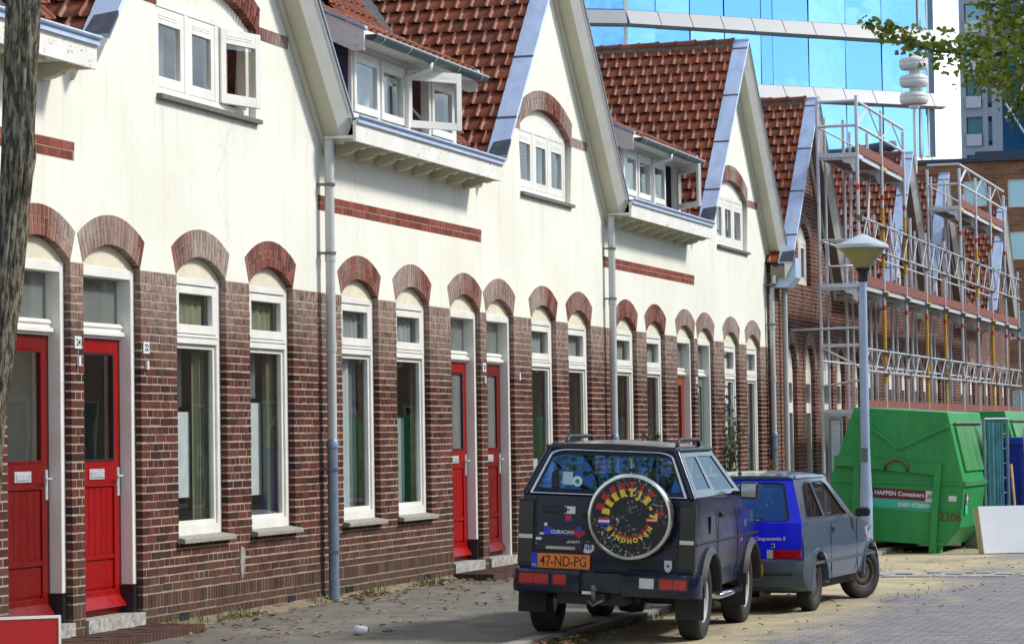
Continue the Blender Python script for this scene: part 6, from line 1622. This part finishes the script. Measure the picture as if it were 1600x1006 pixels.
def near_tree():
    pts = [at(-48, 960, 14.6), at(-14, 620, 14.6), at(3, 470, 14.6), at(22, 300, 14.6), at(31, 160, 14.6), at(36, 20, 14.6), at(44, -160, 14.6), at(60, -420, 14.6)]
    base = Vector((pts[0].x-.02, pts[0].y+.06, -.08)); pts = [base] + pts
    r = thing('street_tree', 'rough grey-brown tree trunk at the left edge in front of the red doors', 'tree', tuple(base))
    ring_n = 110; dense = []
    for (a, b) in zip(pts, pts[1:]):
        k = max(2, int((b-a).length/.035))
        for i in range(k): dense.append(a+(b-a)*i/k)
    rings = []; top = dense[-1].z
    for c in dense:
        h = c.z; rad = .112-.010*h/4 + .05*math.exp(-(h+.08)*5); kn = .022*math.exp(-((h-3.37)/.10)**2)
        ring = []
        for k in range(ring_n):
            q = 2*math.pi*k/ring_n; d = Vector((math.cos(q), math.sin(q), 0))
            e = .010*noise.noise(Vector((math.cos(q)*7, math.sin(q)*7, h*1.6))) + .006*noise.noise(Vector((math.cos(q)*16, math.sin(q)*16, h*4))) + .02*noise.noise(Vector((math.cos(q), math.sin(q), h*1.1))) - .016*max(0, .35-abs(noise.noise(Vector((math.cos(q)*5.5+h*.25, math.sin(q)*5.5, h*.9)))))/.35
            ring.append(c + d*(rad+e+kn*max(0, d.x*.3-d.y*.95)) - base)
        rings.append(ring)
    MB().loft(rings).build('trunk', M['bark'], r, smooth=True)
    lm = MB(); lf = MB(); t = dense[-1]-base
    for k in range(9):
        a = random.uniform(0, 6.28); e = t + Vector((math.cos(a)*1.6, math.sin(a)*1.4, random.uniform(.6, 2.4))); m_ = (t+e)/2+Vector((0, 0, .25))
        lm.path([t-Vector((0, 0, .2)), m_, e], .03, 6, rads=[.05, .035, .012]); cloud_along(lf, [m_, e, e+Vector((math.cos(a)*.5, math.sin(a)*.5, .1))], [.35, .7, .5], 160, .075)
    lm.build('limb', M['bark'], r, smooth=True, kind='stuff'); lf.build('crown', M['ginkgo_leaf'], r, kind='stuff', fix=False)
near_tree()
def ginkgo():
    base = Vector((22.2, -10.4, -.1)); r = thing('ginkgo_tree', 'leafy green branch of a street tree hanging in at the top right', 'tree', tuple(base))
    tr = [base, base+Vector((.03, .02, 1.5)), base+Vector((-.05, .05, 3.2)), base+Vector((.02, .1, 5.0)), base+Vector((0, .0, 8.0))]
    MB().path([p-base for p in tr], .1, 14, rads=[.16, .13, .115, .09, .03]).build('trunk', M['bark'], r, smooth=True)
    lm, lf = MB(), MB(); J = base+Vector((0, .06, 4.2))
    def br(path, rads, dens=200, size=.053, wood=.022):
        pts = [p for p in path]; n = len(pts)
        lm.path([p-base for p in pts], .02, 6, rads=[wood*(1-.85*i/(n-1)) for i in range(n)])
        cloud_along(lf, [p-base for p in pts], rads, dens, size)
    A = lambda x, y, X=21.0: at(x, y, X)
    br([J, A(1680, 70), A(1600, 75), A(1540, 90), A(1490, 82), A(1455, 80), A(1420, 66), A(1385, 50), A(1352, 34)], [.3, .35, .40, .34, .17, .14, .11, .08, .05], 420)
    br([J, A(1690, 110, 20.6), A(1620, 100, 20.6), A(1575, 105, 20.5), A(1530, 115, 20.5)], [.3, .35, .35, .28, .12], 800)
    br([J, A(1690, 60, 21.5), A(1610, 50, 21.6), A(1560, 62, 21.6), A(1508, 74, 21.6)], [.3, .4, .32, .26, .12], 700)
    br([J, A(1680, 150, 20.8), A(1615, 140, 20.8), A(1590, 165, 20.8), A(1578, 182, 20.8)], [.3, .3, .24, .16, .06], 380)
    br([J, A(1690, 0, 20.9), A(1610, -10, 20.9), A(1570, 8, 20.9), A(1528, 6, 20.9)], [.3, .3, .24, .16, .09], 420)
    br([J, A(1700, 30, 21.2), A(1640, 20, 21.2), A(1600, 22, 21.2), A(1560, 20, 21.2)], [.3, .3, .22, .16, .08], 340)
    for k in range(26):
        a = random.uniform(0, 6.28); z = random.uniform(4.2, 8.2); rr = random.uniform(1.2, 2.5)*(1-.25*abs(z-6)/2.5)
        s = base+Vector((0, 0, z)); e = s+Vector((math.cos(a)*rr, math.sin(a)*rr, random.uniform(.1, .9)))
        if e.y > -9.0 and e.z < 6: continue
        br([s, (s+e)/2+Vector((0, 0, .2)), e], [.2, .5, .45], 190, .075)
    lm.build('limb', M['bark'], r, smooth=True, kind='stuff'); lf.build('crown', M['ginkgo_leaf'], r, kind='stuff', fix=False)
ginkgo()
def climber(x, h, spread, label, n=9, mat='climber_leaf', dens=55):
    r = thing('climbing_plant', label, 'plant', (x, -.14, -.07), group='climbing plants on the brick walls'); lm, lf = MB(), MB()
    for k in range(n):
        a = Vector((random.uniform(-.08, .08), 0, 0)); pts = [a]; c = a; dx = random.uniform(-1, 1)*spread
        hh = h*random.uniform(.55, 1.0); m = 7
        for i in range(1, m+1):
            c = Vector((a.x+dx*(i/m)**1.4+random.uniform(-.06, .06), random.uniform(-.06, .06), hh*i/m)); pts.append(c)
        lm.path(pts, .008, 5, rads=[.014*(1-.7*i/m) for i in range(m+1)]); cloud_along(lf, pts[1:], [.10]*m, dens, .085, OVAL)
    lm.build('stem', M['bark'], r, kind='stuff'); lf.build('foliage', M[mat], r, kind='stuff', fix=False)
climber(46.75, 2.95, .55, 'bare-stemmed climber beside the grey-green door', 12, 'climber_leaf', 22)
climber(40.35, 1.75, .30, 'leafy dark climber next to the second downpipe', 8)
climber(41.75, 1.8, .35, 'leafy climber between the two first windows of the farthest white house', 8)
climber(42.75, 1.35, .25, 'low climber beside the rust-red door', 6)
climber(49.9, 1.3, .3, 'yellowing climber at the foot of the end downpipe', 8, 'yellow_leaf', 60)
def big_leaf_plant(x, y, h, lab, mat):
    r = thing('leafy_plant', lab, 'plant', (x, y, -.07), group='leafy plants by the wall'); m = MB()
    for k in range(11):
        a = random.uniform(0, 6.28); L = h*random.uniform(.55, .75); w = .11; d = Vector((math.cos(a), math.sin(a), 0)); s = Vector((-d.y, d.x, 0)); pts = []
        st = Vector((0, 0, h*random.uniform(.15, .35)))
        for i in range(6):
            t = i/5; c = st + d*(L*.55*t) + Vector((0, 0, L*(t-.35*t*t))); ww = w*math.sin(math.pi*min(.97, t*.9+.1)); pts += [c-s*ww, c+Vector((0, 0, -.02)), c+s*ww]
        fs = []
        for i in range(5): b = i*3; fs += [(b, b+1, b+4, b+3), (b+1, b+2, b+5, b+4)]
        m.add(pts, fs)
    m.build('foliage', M[mat], r, kind='stuff', fix=False); MB().tube((0, 0, 0), (0, 0, h*.4), .02, 6).build('stem', M['bark'], r)
big_leaf_plant(47.4, -.75, 1.45, 'dark brown broad-leaved plant above the blue hatchback roof', 'dark_leaf')
big_leaf_plant(48.2, -.65, 1.25, 'second dark broad-leaved plant just right of the first, above the hatchback roof', 'dark_leaf')
big_leaf_plant(46.3, -.6, 1.1, 'green broad-leaved plant left of the dark ones, above the hatchback roof', 'climber_leaf')
def ground_cover():
    g = MB()
    def tuft(x, y, z, n, h, sp):
        for _ in range(n):
            p = Vector((x+random.gauss(0, sp), y+random.gauss(0, sp*.6), z)); a = random.uniform(0, 6.28); d = Vector((math.cos(a), math.sin(a), 0)); s = Vector((-d.y, d.x, 0))*.004*random.uniform(.8, 1.8); hh = h*random.uniform(.4, 1)
            t = p+d*hh*.45+Vector((0, 0, hh)); mm = p+d*hh*.15+Vector((0, 0, hh*.6))
            g.add([p-s, p+s, mm+s*.8, mm-s*.8, t], [(0, 1, 2, 3), (3, 2, 4)])
    for x in (24.9, 25.1, 27.2, 28.6, 28.9, 30.4, 31.0, 30.7, 23.6, 24.2): tuft(x, -.12, -.06, 26, .13, .12)
    for k in range(70): tuft(random.uniform(22, 41), -3.95+random.gauss(0, .05), -.14, 14, .07, .10)
    for x, y, n in ((23.1, -3.98, 60), (23.0, -3.85, 50), (22.7, -4.0, 70), (30.3, -5.75, 8), (31.2, -5.9, 10), (29.4, -5.9, 8), (39.8, -3.75, 60), (40.1, -3.5, 60), (36.5, -4.2, 50), (35.0, -4.6, 40), (30.9, -4.3, 60), (31.6, -4.1, 60), (33, -4.0, 60)): tuft(x, y, -.14, n, .055, .22)
    o = g.build('weeds', M['grass_blade'], None, fix=False); tag(o, 'tufts of grass and weeds along the kerb and wall foot', 'weeds', kind='stuff')
    l = MB()
    def flat(x, y, z, s):
        q = Matrix.Rotation(random.uniform(0, 6.28), 3, 'Z') @ Matrix.Rotation(random.uniform(-.3, .3), 3, 'X') @ Matrix.Rotation(random.uniform(-.25, .25), 3, 'Y'); leaf(l, Vector((x, y, z+.012)), s, [(a, b, c*2.5) for a, b, c in OVAL] if random.random() < .6 else FAN, q)
    for _ in range(760): y = -abs(random.gauss(0, 1.1))-.06; flat(random.uniform(22, 44), max(y, -3.6), -.066, random.uniform(.045, .095))
    for x in (24.9, 25.3, 28.4, 28.9, 30.6, 31.2):
        for _ in range(26): flat(x+random.gauss(0, .22), -.14+random.gauss(0, .07), -.06, random.uniform(.05, .09))
    for _ in range(170): flat(28.0+random.gauss(0, .45), -4.02+random.gauss(0, .10), -.135+random.random()*.09, random.uniform(.05, .09))
    for _ in range(120): flat(22.9+random.gauss(0, .35), -4.05+random.gauss(0, .12), -.13+random.random()*.04, random.uniform(.05, .09))
    for _ in range(200): flat(random.uniform(22, 42), random.uniform(-6.8, -3.9), -.132, random.uniform(.04, .07))
    for _ in range(60): flat(31.5+random.gauss(0, .8), -4.05+random.gauss(0, .08), -.13, random.uniform(.05, .08))
    tag(l.build('fallen_leaves', M['dry_leaf'], None, fix=False), 'dry brown leaves scattered over the pavement', 'leaves', kind='stuff')
ground_cover()
simple('paper_white', (.75, .77, .78), .8, var=.04)
c = thing('paper_cup', 'crushed white paper cup lying on the pavement at the bottom edge', 'litter', (23.02, -2.2, -.03))
m = MB(); m.lathe([(.032, 0), (.045, .11), (.042, .11), (.030, .004)], 14, (0, 0, 0), 'y'); m.build('cup', M['paper_white'], c, smooth=True)
tag(MB().prism([(25.35, .62), (25.43, .60), (25.46, .50), (25.42, .38), (25.38, .28), (25.345, .35), (25.33, .47)], -.012, -.004).build('plaster_patch', M['sill_stone']), 'grey mortar patch smeared on the bricks between the first two windows', 'patch')
b = thing('bicycle_handlebar', 'black bicycle handlebar and saddle showing behind the hatchback roof', 'bicycle', (46.9, -1.5, -.07))
m = MB(); m.path([(-.1, .25, .98), (0, .15, 1.02), (0, -.15, 1.02), (-.1, -.25, .98)], .014, 6); m.tube((0, 0, .5), (0, 0, 1.02), .016, 8); m.build('handlebar', M['ink'], b)
for u in (0, -1.05):
    w = MB(); w.path([(u+.05+.34*math.cos(2*math.pi*i/28), 0, .34+.34*math.sin(2*math.pi*i/28)) for i in range(29)], .018, 6); w.build('wheel', M['rubber'], b)
m = MB(); m.tube((0, 0, .8), (-.75, 0, .75), .016, 8); m.tube((0, 0, .75), (-.5, 0, .3), .016, 8); m.tube((-.75, 0, .9), (-.5, 0, .3), .016, 8); m.tube((-.5, 0, .3), (-1.0, 0, .34), .012, 8); m.tube((.05, 0, .34), (0, 0, .75), .014, 8); m.build('frame', M['ink'], b)
MB().hexa([(-.9,-.07,.90),(-.62,-.03,.90),(-.62,.03,.90),(-.9,.07,.90),(-.9,-.08,.96),(-.62,-.03,.95),(-.62,.03,.95),(-.9,.08,.96)]).build('saddle', M['ink'], b)
